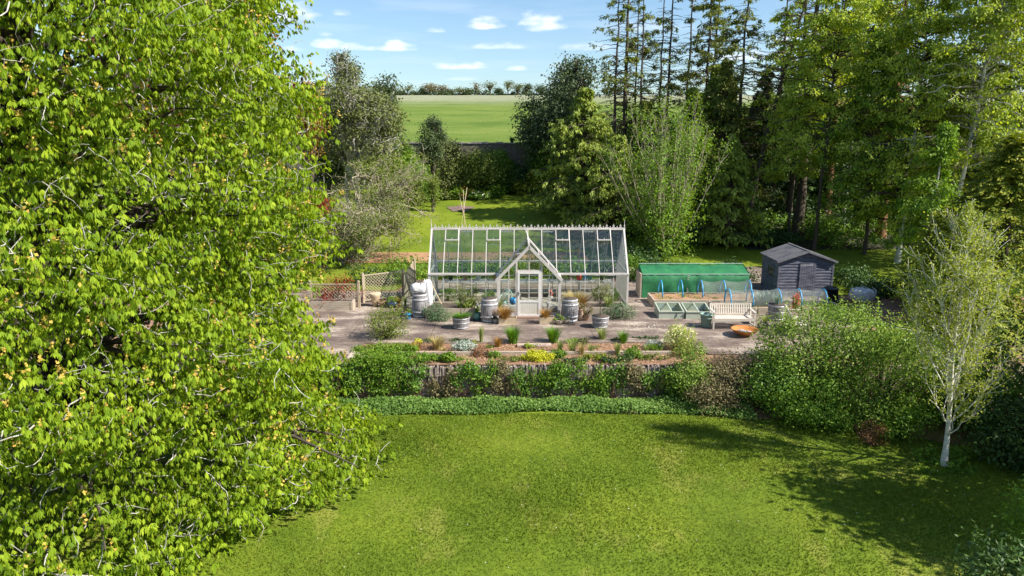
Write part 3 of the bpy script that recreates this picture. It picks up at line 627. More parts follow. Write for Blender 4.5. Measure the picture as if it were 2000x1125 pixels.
d = MB().box(-.48,-.39,y0-.05,y0,.06,1.96).box(.39,.48,y0-.05,y0,.06,1.96).box(-.39,.39,y0-.05,y0,1.87,1.96).box(-.39,.39,y0-.05,y0,.06,.14).box(-.39,.39,y0-.05,y0,.66,.74).box(-.012,.012,y0-.045,y0-.01,.74,1.87)
door = d.build('door', M_DOOR, gh)
pm = MB().box(-.39,.39,y0-.035,y0-.01,.14,.66)
for k in range(10): pm.box(-.38+k*.077,-.38+k*.077+.006,y0-.038,y0-.034,.14,.66)
pm.build('door_panel', M_PANEL, door); quadglass('door_glass', [[(-.39,y0-.03,.74),(.39,y0-.03,.74),(.39,y0-.03,1.87),(-.39,y0-.03,1.87)]], M_GLASS, door)
MB().box(-.45,-.43,y0-.07,y0-.05,.96,1.12).bar((-.44,y0-.09,1.05),(-.34,y0-.09,1.05),.018).build('door_handle', M_BLACK, door)
MB().box(-.62,.62,y0-.2,y0-.06,0,.055).build('brick_sill', M_BRICK, gh)
MB().box(-.50,.50,y0+.0,y0+.08,.0,.05).build('threshold', M_BLACK, gh)
MB().tube([(-HW+.12,-.08,1.2),(-HW+.62,-.55,.3)],.02,6).build('prop_pole', M_PALE, gh)
def W_(x, y): return (GX+x, GY+y)
# inside
def staging(label, x0, x1, y0_, y1, z):
    x, y = W_((x0+x1)/2, (y0_+y1)/2); t = thing('staging_table', label, 'table', (x, y, T+.02), 0, 'staging tables inside the greenhouse'); w = (x1-x0)/2; dd = (y1-y0_)/2
    m = MB().box(-w,w,-dd,-dd+.04,z-.05,z).box(-w,w,dd-.04,dd,z-.05,z)
    for k in range(int(2*w/.12)): m.box(-w+k*.12,-w+k*.12+.07,-dd+.04,dd-.04,z-.03,z-.01)
    m.build('table_top', M_STAGE, t)
    for xx in np.linspace(-w+.04, w-.04, max(2, int(w*2/1.2)+1)):
        for yy in (-dd+.03, dd-.03): MB().box(xx-.02,xx+.02,yy-.02,yy+.02,0,z-.05).build('leg', M_STAGE, t)
    MB().box(-w,w,-dd+.05,dd-.05,.2,.225).build('shelf', M_TIMB, t)
staging('slatted staging table along the back left wall of the greenhouse', -HW+.3, -.8, DP-.75, DP-.15, .78)
staging('slatted staging table along the back right wall of the greenhouse', -.5, HW-.3, DP-.75, DP-.15, .78)
tag(MB().box(-1.9,1.9,-.28,.28,0,.3).box(-1.84,1.84,-.22,.22,.3,.305).build('timber_planter', M_TIMB, loc=(GX-2.2, GY+DP-.45-.9, T+.02)), 'low wooden growing trough on the greenhouse floor left of the door', 'planter')
tag(MB().box(-1.3,1.3,-.28,.28,0,.34).build('timber_planter', M_TIMB, loc=(GX+2.75, GY+DP-1.35, T+.02)), 'low wooden growing trough on the greenhouse floor right of the door', 'planter')
# ---- pots with plants (pot > rim, soil, foliage)
def pot(name, label, x, y, r, h, m, z=T, kind='taper', soil=M_EARTH, cat='plant pot', plant=None, pm_=None, seed=1, group=None, **k):
    t = thing(name, label, cat, (x, y, z), 0, group)
    if kind == 'taper': pr = [(r*.68,0),(r*.72,.01),(r*.95,h*.86),(r*1.06,h*.86),(r*1.06,h),(r*.92,h),(r*.9,h*.9)]
    elif kind == 'bowl': pr = [(r*.55,0),(r*.85,h*.3),(r,h*.7),(r*1.02,h),(r*.92,h),(r*.9,h*.88)]
    else: pr = [(r*.5,0),(r*.85,h*.25),(r,h*.6),(r*.8,h*.93),(r*.9,h),(r*.78,h),(r*.74,h*.9)]
    MB().lathe(pr, 20).build('pot_body', m, t, True)
    MB().lathe([(0,h*.9),(r*.9,h*.88)], 20).build('soil', soil, t)
    if plant == 'bush':
        A, _ = shrubmesh(R(seed), k.get('rx', r*1.2), k.get('rx', r*1.2), k.get('ph', .35), k.get('n', 350), k.get('L', .07), k.get('Wd', .045)); o = A.build('foliage', pm_, t); o.location = (0,0,h*.85)
    elif plant == 'grass':
        V, Q, rr = bladeacc(R(seed), (0,0,h*.88), k.get('n', 90), k.get('ph', .5), k.get('rx', .3), .014); npmesh('foliage', V, Q, pm_, t, rr)
    return t
# seedlings and pots on the staging
rg = R(5)
for i, (x, m, l, lm, hh) in enumerate([(-3.6,M_BLACK,'black tray of white flowering seedlings on the staging at far left of the greenhouse','fresh',.14),(-2.9,M_TERRA,'small clay pot of bright green seedlings on the left staging','fresh',.2),
        (-2.3,M_STAGE,'pale bucket with leafy tomato plant on the left staging','lime',.35),(-1.5,M_TERRA,'clay pot with dark leafy plant on the left staging nearest the porch','mid',.3),
        (1.75,M_BUFF,'buff bowl with pale seedlings on the right staging beside the porch','lime',.2),(2.05,M_TERRA,'orange clay pot with mid green herb on the right staging','mid',.2),
        (2.95,M_TEAL,'teal pot with dark herb halfway along the right staging','mid',.3),(3.5,M_BLACK,'black pot with pale seedlings near the right end of the staging','fresh',.15)]):
    x_, y_ = W_(x, DP-.45); pot('plant_pot', l, x_, y_, .13, .17, m, T+.82, plant='bush', pm_=LM[lm], seed=20+i, rx=.2, ph=hh, n=260, L=.06, group='pots on the greenhouse staging')
x_, y_ = W_(2.45, DP-.45); tag(MB().lathe([(.1,0),(.12,.02),(.13,.22),(.11,.24),(0,.25)], 14).tube([(.12,0,.12),(.3,0,.24)],.015,6).build('watering_can', M_RED, None, True, loc=(x_, y_, T+.82)), 'red watering can standing on the right staging', 'watering can')
x_, y_ = W_(2.6, DP-.5); tag(MB().lathe([(.09,0),(.1,.3),(.05,.36),(.05,.42),(0,.42)], 12).build('spray_bottle', M_CYAN, None, True, loc=(x_+.12, y_, T+.82)), 'blue plastic bottle beside the red can on the right staging', 'bottle')
# cycad-like palm and leafy plants inside
def palm(name, label, x, y, h, lm, seed, n=26, ln=.55, potm=M_TERRA):
    t = thing(name, label, 'palm', (x, y, T+.02)); rg = R(seed)
    MB().lathe([(.16,0),(.2,.28),(.22,.28),(.22,.32),(0,.3)], 16).build('pot_body', potm, t, True)
    MB().lathe([(.07,.3),(.06,h)], 8).build('trunk', BARK, t, True)
    A = Acc(); a = rg.uniform(0, 2*pi, n); e = rg.uniform(.1, 1.2, n)
    for i in range(n):
        d = np.array([cos(a[i])*cos(e[i]), sin(a[i])*cos(e[i]), sin(e[i])]); k = 16; tt = np.linspace(.15, 1, k)
        P = np.array([0,0,h])+d*ln*tt[:,None]; P[:,2] -= .35*ln*tt**2.2; sd = np.cross(d, (0,0,1)); sd /= np.linalg.norm(sd)
        for s in (-1, 1): V, Q = leaves(P, np.tile([0,0,1.], (k,1)), s*sd+d*.5+rg.normal(0,.05,(k,3)), .16*np.sin(pi*np.clip(tt,.1,.93))+.03, .022); A.add(V, Q, rg.random(k))
    A.build('fronds', lm, t)
x_, y_ = W_(-3.55, .55); palm('potted_palm', 'small feathery palm inside the greenhouse behind the left front glass', x_, y_, .5, LM['fresh'], 3)
for i, (x, y, l, m, h) in enumerate([(-2.6,.6,'tall leafy plant behind the glass right of the small palm','olive',.9),(-1.75,.9,'white bucket plant inside the greenhouse left of the porch','mid',.5),(3.2,.55,'airy grey green olive plant behind the right front glass','olive',1.0),
        (3.9,.6,'leafy pot plant in the front right corner of the greenhouse','mid',.6)]):
    x_, y_ = W_(x, y); pot('plant_pot', l, x_, y_, .17, .26, M_TERRA if i != 1 else M_STAGE, T+.02, plant='bush', pm_=LM[m], seed=40+i, rx=.32, ph=h, n=420, L=.08)
# mint chair in the porch
x_, y_ = W_(-.98, -.35); ch = thing('garden_chair', 'mint green round backed metal chair inside the porch left of the door', 'chair', (x_, y_, T+.02), rad(-15))
MB().lathe([(0,.42),(.2,.42),(.21,.44),(0,.45)], 18).build('seat', M_MINT, ch, True)
for sx in (-1,1):
    for sy in (-1,1): MB().tube([(sx*.15,sy*.15,.43),(sx*.2,sy*.2,0)],.014,6).build('leg', M_MINT, ch, True)
b = MB().tube([(-.2,.17,.44),(-.23,.22,.75),(-.12,.25,.92),(0,.26,.96),(.12,.25,.92),(.23,.22,.75),(.2,.17,.44)],.016,6)
for k in range(-3,4): b.tube([(k*.05,.18,.44),(k*.055,.24,.9-.02*k*k)],.009,5)
for s in (-1,1): b.tube([(s*.23,.2,.68),(s*.26,.0,.66),(s*.2,-.12,.45)],.014,6)
b.build('backrest', M_MINT, ch, True)
x_, y_ = W_(-.66,-.5); tag(MB().lathe([(.1,0),(.15,.05),(.17,.2),(.1,.28),(.02,.26)], 12, wob=.1, rng=random.Random(2)).build('blue_bag', M_CYAN, None, True, loc=(x_, y_, T+.4)), 'bright blue bag hung beside the mint chair', 'bag')
x_, y_ = W_(-.05,.75); tag(MB().box(-.5,.5,-.12,.12,0,.02).box(-.48,.48,-.1,.1,.02,.05).build('plastic_tray', M_CYAN, loc=(x_, y_, T+.02)), 'long blue tray lying on the greenhouse floor behind the door', 'tray')
x_, y_ = W_(.86,-.45); lg = thing('step_stool', 'small white folding stool leaning inside the porch right of the door', 'stool', (x_, y_, T+.02))
MB().bar((-.1,0,0),(.15,0,.95),.03).bar((-.1,.3,0),(.15,.3,.95),.03).build('frame', M_FRAME, lg); MB().box(-.1,.12,0,.3,.36,.39).build('step', M_FRAME, lg); MB().box(-.02,.2,0,.3,.62,.65).build('step', M_FRAME, lg)
tag(MB().lathe([(.07,0),(.1,.06),(.09,.2),(.03,.26)], 10).build('red_glove', M_RED, None, True, loc=(x_+.08, y_+.1, T+.72)), 'red cloth lying on the white stool in the porch', 'cloth')
# ---------------------------------------------------------------- barrels and tubs
def barrel(name, label, x, y, r, h, half=False, cat='barrel', group=None, soil=None, z=T):
    t = thing(name, label, cat, (x, y, z), 0, group); rgp = random.Random(int(abs(x)*100))
    if not half: prof = [(r*.80,0),(r*.90,h*.18),(r*.985,h*.4),(r,h*.5),(r*.985,h*.6),(r*.90,h*.82),(r*.82,h),(r*.76,h),(r*.76,h*.95),(0,h*.95)]
    else: prof = [(r*.80,0),(r*.88,h*.3),(r*.95,h*.65),(r,h),(r*.93,h),(r*.92,h*.9),(0,h*.9)]
    st = MB(); n = 26
    for j in range(n):   # every stave is a curved board with a thin joint
        a0 = 2*pi*j/n; a1 = 2*pi*(j+.93)/n; k = len(prof)
        vs = []; dd = rgp.uniform(-.004,.004)
        for rr, zz in prof: rr = max(0, rr+dd); vs += [(rr*cos(a0), rr*sin(a0), zz), (rr*cos(a1), rr*sin(a1), zz)]
        st.add(vs, [(2*i,2*i+1,2*i+3,2*i+2) for i in range(k-1)])
    st.build('staves', M_OAKG, t)
    MB().lathe([(p[0]-.01, p[1]) for p in prof[:4 if half else 7]], 24).build('joint_lining', M_EARTH, t, True)
    for q in ((.06,.24,.76,.94) if not half else (.12,.55,.93)):
        if half: rr = r*(.80+.2*q)
        else: rr = r*(.8+.2*math.sin(pi*min(max(q,0),1))**.9)
        MB().lathe([(rr+.004,(q-.035)*h),(rr+.012,(q-.034)*h),(rr+.012,(q+.034)*h),(rr+.004,(q+.035)*h)], 28).build('hoop', M_HOOP, t, True)
    if soil: MB().lathe([(0,h*.97),(r*.5,h*.96),(r*.93,h*.91)], 24).build('soil', soil, t, True)
    return t
BG = 'silver grey oak barrels on the patio'
barrel('barrel', 'tall grey oak barrel carrying a white sack at the left end of the greenhouse', -3.87, 29.35, .34, 1.0, group=BG)
barrel('barrel', 'tall grey oak barrel just left of the greenhouse porch', -.93, 28.6, .36, .97, group=BG)
barrel('barrel', 'tall dark grey oak barrel just right of the greenhouse porch', 2.38, 28.6, .36, .95, group=BG)
barrel('barrel_planter', 'half barrel planted with spiky leaves behind the right end of the bench', 10.95, 28.75, .37, .68, True, 'planter', soil=M_EARTH)
barrel('barrel_planter', 'half barrel tub with grass and small standard tree in front of the left barrel', -2.02, 27.5, .35, .46, True, 'planter', soil=M_MOSS, group='half barrel tubs with standard trees')
barrel('barrel_planter', 'half barrel tub with mossy top and standard tree on the right of the door', 3.52, 27.65, .35, .46, True, 'planter', soil=M_MOSS, group='half barrel tubs with standard trees')
def sack(name, label, x, y, z, rx, ry, h, seed, cat='bag', loops=True):
    t = thing(name, label, cat, (x, y, z)); rg = R(seed); n = 28; prof = [(.78,0),(1,.12),(1.04,.45),(1.0,.7),(.85,.9),(.55,1.0),(.42,.93),(.3,.8),(0,.78)]; m = MB(); vs = []
    w = rg.normal(0,.05,(len(prof),n)); 
    for i, (r, zz) in enumerate(prof):
        for j in range(n):
            a = 2*pi*j/n; sq = 1+.12*cos(4*a)*-1; q = 1+w[i,j]+.05*sin(5*a+seed); vs.append((rx*r*q*sq*cos(a), ry*r*q*sq*sin(a), h*zz*(1+w[i,j]*.6)))
    m.add(vs, [(i*n+j, i*n+(j+1)%n, (i+1)*n+(j+1)%n, (i+1)*n+j) for i in range(len(prof)-1) for j in range(n)]); m.build('sack_body', M_WBAG, t, True)
    if loops:
        for k in range(3): a = 1.0+k*2.1; MB().tube([(rx*.75*cos(a),ry*.75*sin(a),h*.9),(rx*.6*cos(a+.3),ry*.6*sin(a+.3),h*1.15),(rx*.5*cos(a+.7),ry*.5*sin(a+.7),h*.97)],.014,5).build('lifting_loop', M_BLACK, t, True)
        MB().tube([(rx*1.06*cos(a),ry*1.06*sin(a),h*(.3+.1*sin(2*a))) for a in np.linspace(3.3,6.1,9)],.012,5).build('strap', M_BLACK, t, True)
sack('white_sack', 'bulging white builders sack resting on the leftmost barrel', -3.95, 29.45, T+.99, .32, .28, .40, 4)
sack('white_sack', 'tall pale sack standing between the left barrel and greenhouse corner', -3.62, 30.0, T, .22, .24, 1.42, 9, loops=False)
rope = thing('bulk_bag', 'round white bulk bag lying on the dark path right of the shed', 'bag', (xat(1683,32.2,0), 32.2, T))
rgq = R(8); mrope = MB(); n = 26
prof = [(.8,0),(1.05,.15),(1.08,.4),(.98,.62),(.85,.72),(.7,.66),(.6,.5),(0,.45)]
mrope.add([(.52*r*(1+rgq.normal(0,.035))*cos(2*pi*j/n), .48*r*(1+rgq.normal(0,.035))*sin(2*pi*j/n), .75*z*(1+rgq.normal(0,.05))) for r, z in prof for j in range(n)], [(i*n+j, i*n+(j+1)%n, (i+1)*n+(j+1)%n, (i+1)*n+j) for i in range(len(prof)-1) for j in range(n)])
mrope.build('sack_body', M_WBAG, rope, True)
for k in range(7): MB().tube([(.57*cos(a+k*.9), .53*sin(a+k*.9), .1+.4*(a)/2.2+.02*k) for a in np.linspace(0,2.2,9)],.014,5).build('strap', M_STAGE, rope, True)
# ---------------------------------------------------------------- timber beds against the greenhouse
def planter(name, label, x0, x1, y0_, y1, h, m=M_TIMB, cat='raised bed', th=.05, boards=2, group=None, soil=M_EARTH, z=T):
    t = thing(name, label, cat, ((x0+x1)/2, (y0_+y1)/2, z), 0, group); w = (x1-x0)/2; dd = (y1-y0_)/2
    for k in range(boards):
        za = h*k/boards; zb = h*(k+1)/boards-.006
        MB().box(-w,w,-dd,-dd+th,za,zb).box(-w,w,dd-th,dd,za,zb).box(-w,-w+th,-dd+th,dd-th,za,zb).box(w-th,w,-dd+th,dd-th,za,zb).build('board', m, t)
    if w > .5:
        for xx in np.linspace(-w+.06, w-.06, max(2, int(w*2/1.6)+1)): MB().box(xx-.035,xx+.035,-dd-.015,-dd-.002,0,h-.02).build('peg', m, t)
    P = []; nx = max(4, int(w*10)); 
    X, Y = np.meshgrid(lin(-w+th, w-th, nx), lin(-dd+th, dd-th, 6)); Z = h*.86+R(int(w*100)).normal(0,.012,X.shape); V = np.stack([X,Y,Z],-1).reshape(-1,3); i, j = np.meshgrid(np.arange(nx-1), np.arange(5)); a = (j*nx+i).ravel()
    npmesh('soil', V, np.stack([a,a+1,a+nx+1,a+nx],1), soil, t, None, True); return t
planter('raised_bed', 'low timber raised bed under the greenhouse front glass left of the porch', -3.62, -1.5, 28.95, 30.2, .44)
planter('raised_bed', 'low timber raised bed under the greenhouse front glass right of the porch', 2.85, 4.75, 29.1, 30.2, .44)
planter('raised_bed', 'long sleeper raised bed with blue hoops in front of the green netting', 6.28, 11.35, 30.95, 32.45, .34, th=.08, soil=M_REDSOIL)
planter('raised_bed', 'sleeper raised bed with blue hoops behind the bench', 8.6, 14.0, 29.35, 30.6, .38, th=.08, soil=M_SOIL)
planter('trough', 'small timber trough with bronze grass left of the greenhouse door', -.54, .2, 28.05, 28.4, .27, M_PALE, 'trough', .03, 1)
planter('trough', 'small timber trough with bronze grass right of the greenhouse door', 1.12, 1.72, 28.1, 28.45, .28, M_PALE, 'trough', .03, 1)
planter('trough', 'dark timber trough with low green plant right of the bench', 9.72, 10.25, 28.0, 28.4, .34, M_TIMB, 'trough', .03, 2)
# ---------------------------------------------------------------- hoops, mesh tunnels, green netting
def hoops(label, xs, y0_, y1, zb, top, meshrange, cat='cloche tunnel'):
    cx = (xs[0]+xs[-1])/2; cy = (y0_+y1)/2; t = thing('cloche_tunnel', label, cat, (cx, cy, zb), 0, 'mesh tunnels on blue hoops'); w = (y1-y0_)/2
    arc = lambda q, dz=0: (-w*cos(q), top*sin(q)**.8+dz)
    for x in xs:
        MB().tube([(x-cx,)+arc(q) for q in np.linspace(.03, pi-.03, 17)],.03,6).build('hoop', M_BLUE, t, True)
    if meshrange:
        a, b_ = meshrange; nx = 30; nq = 14; X = lin(xs[a]-.05, xs[b_]+.05, nx); V = []
        for x in X:
            seg = min(range(len(xs)-1), key=lambda i: abs((xs[i]+xs[i+1])/2-x)); f = np.clip((x-xs[seg])/(xs[seg+1]-xs[seg]), 0, 1); sag = .12*4*f*(1-f)
            for q in lin(.03, pi-.03, nq): yy, zz = arc(q); V.append((x-cx, yy*(1.03-sag*.3), (zz+.02)*(1-sag)))
        V = np.array(V); i, j = np.meshgrid(np.arange(nx-1), np.arange(nq-1)); q = (i*nq+j).ravel()
        npmesh('insect_mesh', V, np.stack([q,q+1,q+nq+1,q+nq],1), M_MESH, t, None, True)
    return t
hA = [xat(p, 31.8, 1.0) for p in (1291, 1330, 1369, 1413, 1463)]
hoops('row of blue hoops with fine mesh over the long bed before the green netting', hA, 31.35, 32.3, T+.3, .74, (2, 4))
hB = [xat(p, 29.9, 1.0) for p in (1424, 1467, 1521, 1561, 1610)]
hoops('lower row of blue hoops with fine mesh over the bed behind the bench', hB, 29.5, 30.45, T+.34, .70, (0, 4))
gn = thing('netting_cage', 'green woven netting stretched over a long timber frame left of the shed', 'netting cage', (8.6, 33.4, T)); w = 2.5
rg = R(12); nx, prof = 44, [(-.55,0.02),(-.56,.35),(-.59,.75),(-.56,1.12),(-.2,1.24),(.25,1.38),(.55,1.42),(.6,.9),(.62,.05)]
V = []
for i, x in enumerate(lin(-w, w, nx)):
    for j, (y, z) in enumerate(prof): V.append((x, y+rg.normal(0,.01)+(.05*sin(x*6+j*.8+2*sin(x*1.7))*(1-j*.25)-.02 if j < 3 else 0), z+(rg.normal(0,.006)-.03*abs(sin(x*2.1)) if 3 < j < 8 else 0)))
V = np.array(V); npf = len(prof); i, j = np.meshgrid(np.arange(nx-1), np.arange(npf-1)); q = (i*npf+j).ravel()
npmesh('netting', V, np.stack([q,q+1,q+npf+1,q+npf],1), M_GNET, gn, None, True)
en = [(-w-.0,y,z) for y, z in prof]; MB().add([(x-.0,y,z) for x,y,z in en], [tuple(range(npf))]).add([(w,y,z) for x,y,z in en], [tuple(range(npf))[::-1]]).build('netting_end', M_GNET, gn)
MB().tube([(-w,-.57,1.13),(w,-.57,1.13)],.014,5).tube([(-w,.55,1.44),(w,.55,1.44)],.014,5).build('top_wire', M_MINT, gn)
seam = MB()
for k in range(12): seam.bar((-.42,-.60,.1+k*.085),(-.32,-.60,.15+k*.085),.018)
seam.build('seam_lacing', M_FRAME, gn)
MB().box(-w-.1,-w-.03,-.6,.6,0,1.15).build('end_board', M_TIMB, gn)
# ---------------------------------------------------------------- cold frames
def coldframe(label, x0, x1, y0_, y1):
    t = thing('cold_frame', label, 'cold frame', ((x0+x1)/2, y0_, T), 0, 'sage green cold frames side by side'); w = (x1-x0)/2; dd = y1-y0_; hf, hb = .27, .42
    m = MB().box(-w,w,0,.03,0,hf); m.box(-w,w,dd-.03,dd,0,hb)
    for s in (-w,w-.03): m.add([(s,.03,0),(s+.03,.03,0),(s+.03,dd-.03,0),(s,dd-.03,0),(s,.03,hf),(s+.03,.03,hf),(s+.03,dd-.03,hb),(s,dd-.03,hb)], [(0,3,2,1),(4,5,6,7),(0,1,5,4),(1,2,6,5),(2,3,7,6),(3,0,4,7)])
    m.build('box', M_SAGE, t)
    l = MB(); zf = lambda y: hf+(hb-hf)*y/dd+.03
    l.bar((-w,0,zf(0)),(w,0,zf(0)),.06,.03).bar((-w,dd,zf(dd)),(w,dd,zf(dd)),.06,.03)
    for s in (-w+.03,0,w-.03): l.bar((s,.03,zf(.03)),(s,dd-.03,zf(dd-.03)),.05,.03)
    ld = l.build('lid', M_SAGE, t); quadglass('lid_glass', [[(-w,0,zf(0)),(w,0,zf(0)),(w,dd,zf(dd)),(-w,dd,zf(dd))]], M_GLASS, ld)
    MB().bar((w*.35,-.02,.06),(w*.42,-.02,.24),.02).build('prop_stay', M_BLACK, t); MB().box(-w+.03,w-.03,.03,dd-.03,.0,.12).build('soil', M_PAVE, t)
coldframe('left sage green glass lidded cold frame beside the raised bed corner', 6.12, 7.18, 28.95, 29.95)
coldframe('right sage green glass lidded cold frame next to the green bin', 7.24, 8.3, 28.9, 29.9)
# ---------------------------------------------------------------- bin, bench, fire bowl
tb = thing('garden_bin', 'tall grey green plastic tub standing at the left end of the bench', 'tub', (7.74, 27.65, T))
MB().lathe([(.17,0),(.18,.02),(.235,.5),(.26,.5),(.26,.55),(.235,.55),(.22,.45),(0,.44)], 26).build('tub_body', M_BIN, tb, True); MB().lathe([(.225,.37),(.235,.385),(.225,.4)],26).build('rim_band', M_BIN, tb, True)
def bench(label, x, y, rz):
    t = thing('garden_bench', label, 'bench', (x, y, T), rz, 'slatted teak benches'); w = .8
    for s in (-1,1):
        MB().box(s*w-.03,s*w+.03,-.03,.03,0,.66).build('leg', M_TEAK, t)
        MB().bar((s*w,.5,0),(s*w,.5,.45),.06).bar((s*w,.5,.44),(s*w,.62,.92),.06).build('leg', M_TEAK, t)
        MB().bar((s*w,-.06,.68),(s*w,.58,.7),.07,.035).build('armrest', M_TEAK, t)
        MB().bar((s*w,0,.14),(s*w,.5,.14),.04,.04).build('stretcher', M_TEAK, t)
    m = MB()
    for k in range(6): m.box(-w+.03,w-.03,-.03+k*.09,-.03+k*.09+.07,.42,.445)
    m.box(-w+.03,w-.03,-.035,-.012,.33,.418); m.build('seat', M_TEAK, t)
    b = MB().bar((-w,.515,.5),(w,.515,.5),.03,.06).bar((-w,.615,.89),(w,.615,.89),.03,.07)
    for k in range(17): xx = -w+.08+k*(2*w-.16)/16; b.bar((xx,.52,.52),(xx,.61,.87),.045,.018)
    b.build('backrest', M_TEAK, t)
bench('pale slatted wooden bench facing the fire bowl', 8.74, 27.3, 0)
bench('second wooden bench turned sideways half hidden behind the big bush', 11.3, 26.9, rad(78))
fb = thing('fire_bowl', 'wide shallow rusty orange fire bowl with pale ash on the patio', 'fire bowl', (8.88, 26.4, T))
MB().lathe([(.12,.05),(.3,.1),(.44,.2),(.5,.28),(.515,.28),(.5,.255),(.485,.255),(.42,.2),(.28,.12),(0,.09)][:5]+[(.49,.28),(.42,.2),(.28,.13),(0,.1)], 36).build('bowl', M_RUSTM, fb, True)
MB().lathe([(.16,0),(.17,.0),(.15,.05),(.1,.07)], 20).build('foot', M_RUSTM, fb, True)
a = MB(); rgp = random.Random(4)
for k in range(26):
    aa = rgp.uniform(0,6.28); r = rgp.uniform(0,.26); p = np.array([r*cos(aa), r*sin(aa), .15+.03*rgp.random()]); dd = np.array([cos(aa+2), sin(aa+2), .1])*rgp.uniform(.04,.12); a.bar(p-dd, p+dd, rgp.uniform(.02,.045))
a.lathe([(0,.16),(.2,.15),(.33,.14)],16); a.build('ash', M_ASH, fb)
# ---------------------------------------------------------------- shed
sh = thing('garden_shed', 'weathered blue black timber shed with felt roof and closed door', 'shed', (13.85, 33.2, T)); w, dp, ev, rd = 1.27, 2.25, 1.70, 2.14
m = MB(); nb = 12
for k in range(nb):   # lapped boards, thicker at their foot
    z0_, z1_ = ev*k/nb, ev*(k+1)/nb+.006
    m.add([(-w,-.034,z0_),(w,-.034,z0_),(w,-.006,z1_),(-w,-.006,z1_),(-w,.01,z0_),(w,.01,z0_)], [(0,1,2,3),(0,4,5,1)])
    for s in (-1,1): m.add([(s*(w+.022),0,z0_),(s*(w+.022),dp,z0_),(s*(w+.006),dp,z1_),(s*(w+.006),0,z1_)], [(0,1,2,3)])
    m.add([(-w,dp+.02,z0_),(w,dp+.02,z0_),(w,dp+.006,z1_),(-w,dp+.006,z1_)], [(0,1,2,3)])
m.build('wall', M_SHED, sh)
for yy in (-.008, dp): MB().add([(-w,yy,ev),(w,yy,ev),(0,yy,rd)], [(0,1,2)]).build('gable', M_SHED, sh)
for s in (-1,1): MB().box(s*w-.04,s*w+.04,-.04,.02,0,ev).build('corner_post', M_SHED, sh)
def slab(p0, p1, y0_, y1, t_): 
    (x0,z0_),(x1,z1_) = p0, p1; return MB().add([(x0,y0_,z0_),(x1,y0_,z1_),(x1,y1,z1_),(x0,y1,z0_),(x0,y0_,z0_+t_),(x1,y0_,z1_+t_),(x1,y1,z1_+t_),(x0,y1,z0_+t_)], [(0,3,2,1),(4,5,6,7),(0,1,5,4),(1,2,6,5),(2,3,7,6),(3,0,4,7)])
rf = slab((-w-.14,ev-.03),(0,rd+.02),-.14,dp+.1,.035).build('roof', M_SHINGLE, sh); slab((0,rd+.02),(w+.14,ev-.03),-.14,dp+.1,.035).build('roof', M_SHINGLE, sh)
MB().bar((-w-.15,-.155,ev-.045),(0,-.155,rd+.01),.025,.09).bar((w+.15,-.155,ev-.045),(0,-.155,rd+.01),.025,.09).build('barge_board', mat('grey barge board',(.20,.19,.20),(.12,.12,.13),5,.8), sh)
MB().box(-.06,.06,-.14,dp+.1,rd+.05,rd+.062).build('ridge_strip', M_SHINGLE, sh)
dr = MB()
for k in range(7): dr.box(-.30+k*.108,-.30+k*.108+.098,-.062,-.036,.04,1.62)
dr = dr.build('door', M_SHED, sh); MB().bar((-.3,-.056,1.5),(.3,-.056,1.5),.02,.05).bar((-.3,-.056,.25),(.3,-.056,.25),.02,.05).build('hinge_strap', mat('pale worn strap',(.42,.42,.44),(.2,.2,.22),8,.6), dr)
MB().lathe([(.02,0),(.03,.03),(0,.04)],8,(-.29,-.07,.85)).build('handle', M_BLACK, dr)
wd = MB().box(-w-.05,-w-.025,.55,.6,.75,1.35).box(-w-.05,-w-.025,1.3,1.35,.75,1.35).box(-w-.05,-w-.025,.6,1.3,1.3,1.35).box(-w-.05,-w-.025,.6,1.3,.75,.8).box(-w-.05,-w-.025,.93,.97,.8,1.3).build('window', M_SHED, sh)
quadglass('pane', [[(-w-.03,.6,.8),(-w-.03,1.3,.8),(-w-.03,1.3,1.3),(-w-.03,.6,1.3)]], mat('dark window pane',(.02,.025,.03),None,2,.08), wd)
cb = thing('compost_bin', 'black plastic compost bin at the right front corner of the shed', 'compost bin', (xat(1622,31.5,.4), 31.5, T)); MB().lathe([(.36,0),(.37,.03),(.30,.72),(.31,.72)], 22).build('bin_body', M_BLACK, cb, True); MB().lathe([(.33,.72),(.33,.76),(.2,.82),(0,.83)], 22).build('lid', M_BLACK, cb, True)
tag(MB().lathe([(.2,0),(.26,.3),(.28,.3),(.25,.28),(0,.2)],16).build('bucket', M_BLACK, None, True, loc=(xat(1641,31.0,.1), 31.0, T)), 'small black bucket beside the compost bin', 'bucket')
# ---------------------------------------------------------------- trellis panels
def lattice(mb, w, z0_, z1_, pitch=.15, th=.022, rev=True):
    h = z1_-z0_
    for s in (1,-1):
        k = -h
        while k < w:
            a_ = max(k, 0); b_ = min(k+h, w)
            if b_-a_ > .03:
                za, zb = z0_+(a_-k), z0_+(b_-k)
                if s < 0: za, zb = z1_-(a_-k), z1_-(b_-k)
                mb.bar((a_, .008*s, za), (b_, .008*s, zb), .012, th, (0,1,0) if False else (0,0,1))
            k += pitch
def trellis(label, x, y, ln, rz, h, posts):
    t = thing('trellis_fence', label, 'trellis', (x, y, T), rz, 'diamond lattice trellis panels'); m = MB(); lattice(m, ln, .12, h-.05); m.build('lattice', M_TREL, t)
    MB().box(0,ln,-.025,.025,h-.05,h).box(0,ln,-.025,.025,.07,.12).box(-.0,.03,-.02,.02,.12,h-.05).box(ln-.03,ln,-.02,.02,.12,h-.05).build('panel_frame', M_TREL, t)
    for px_, ph in posts: MB().box(px_-.05,px_+.05,-.05,.05,0,ph).lathe([(.07,ph),(.07,ph+.025),(0,ph+.05)],4,(px_,0,0)).build('post', M_TREL, t)
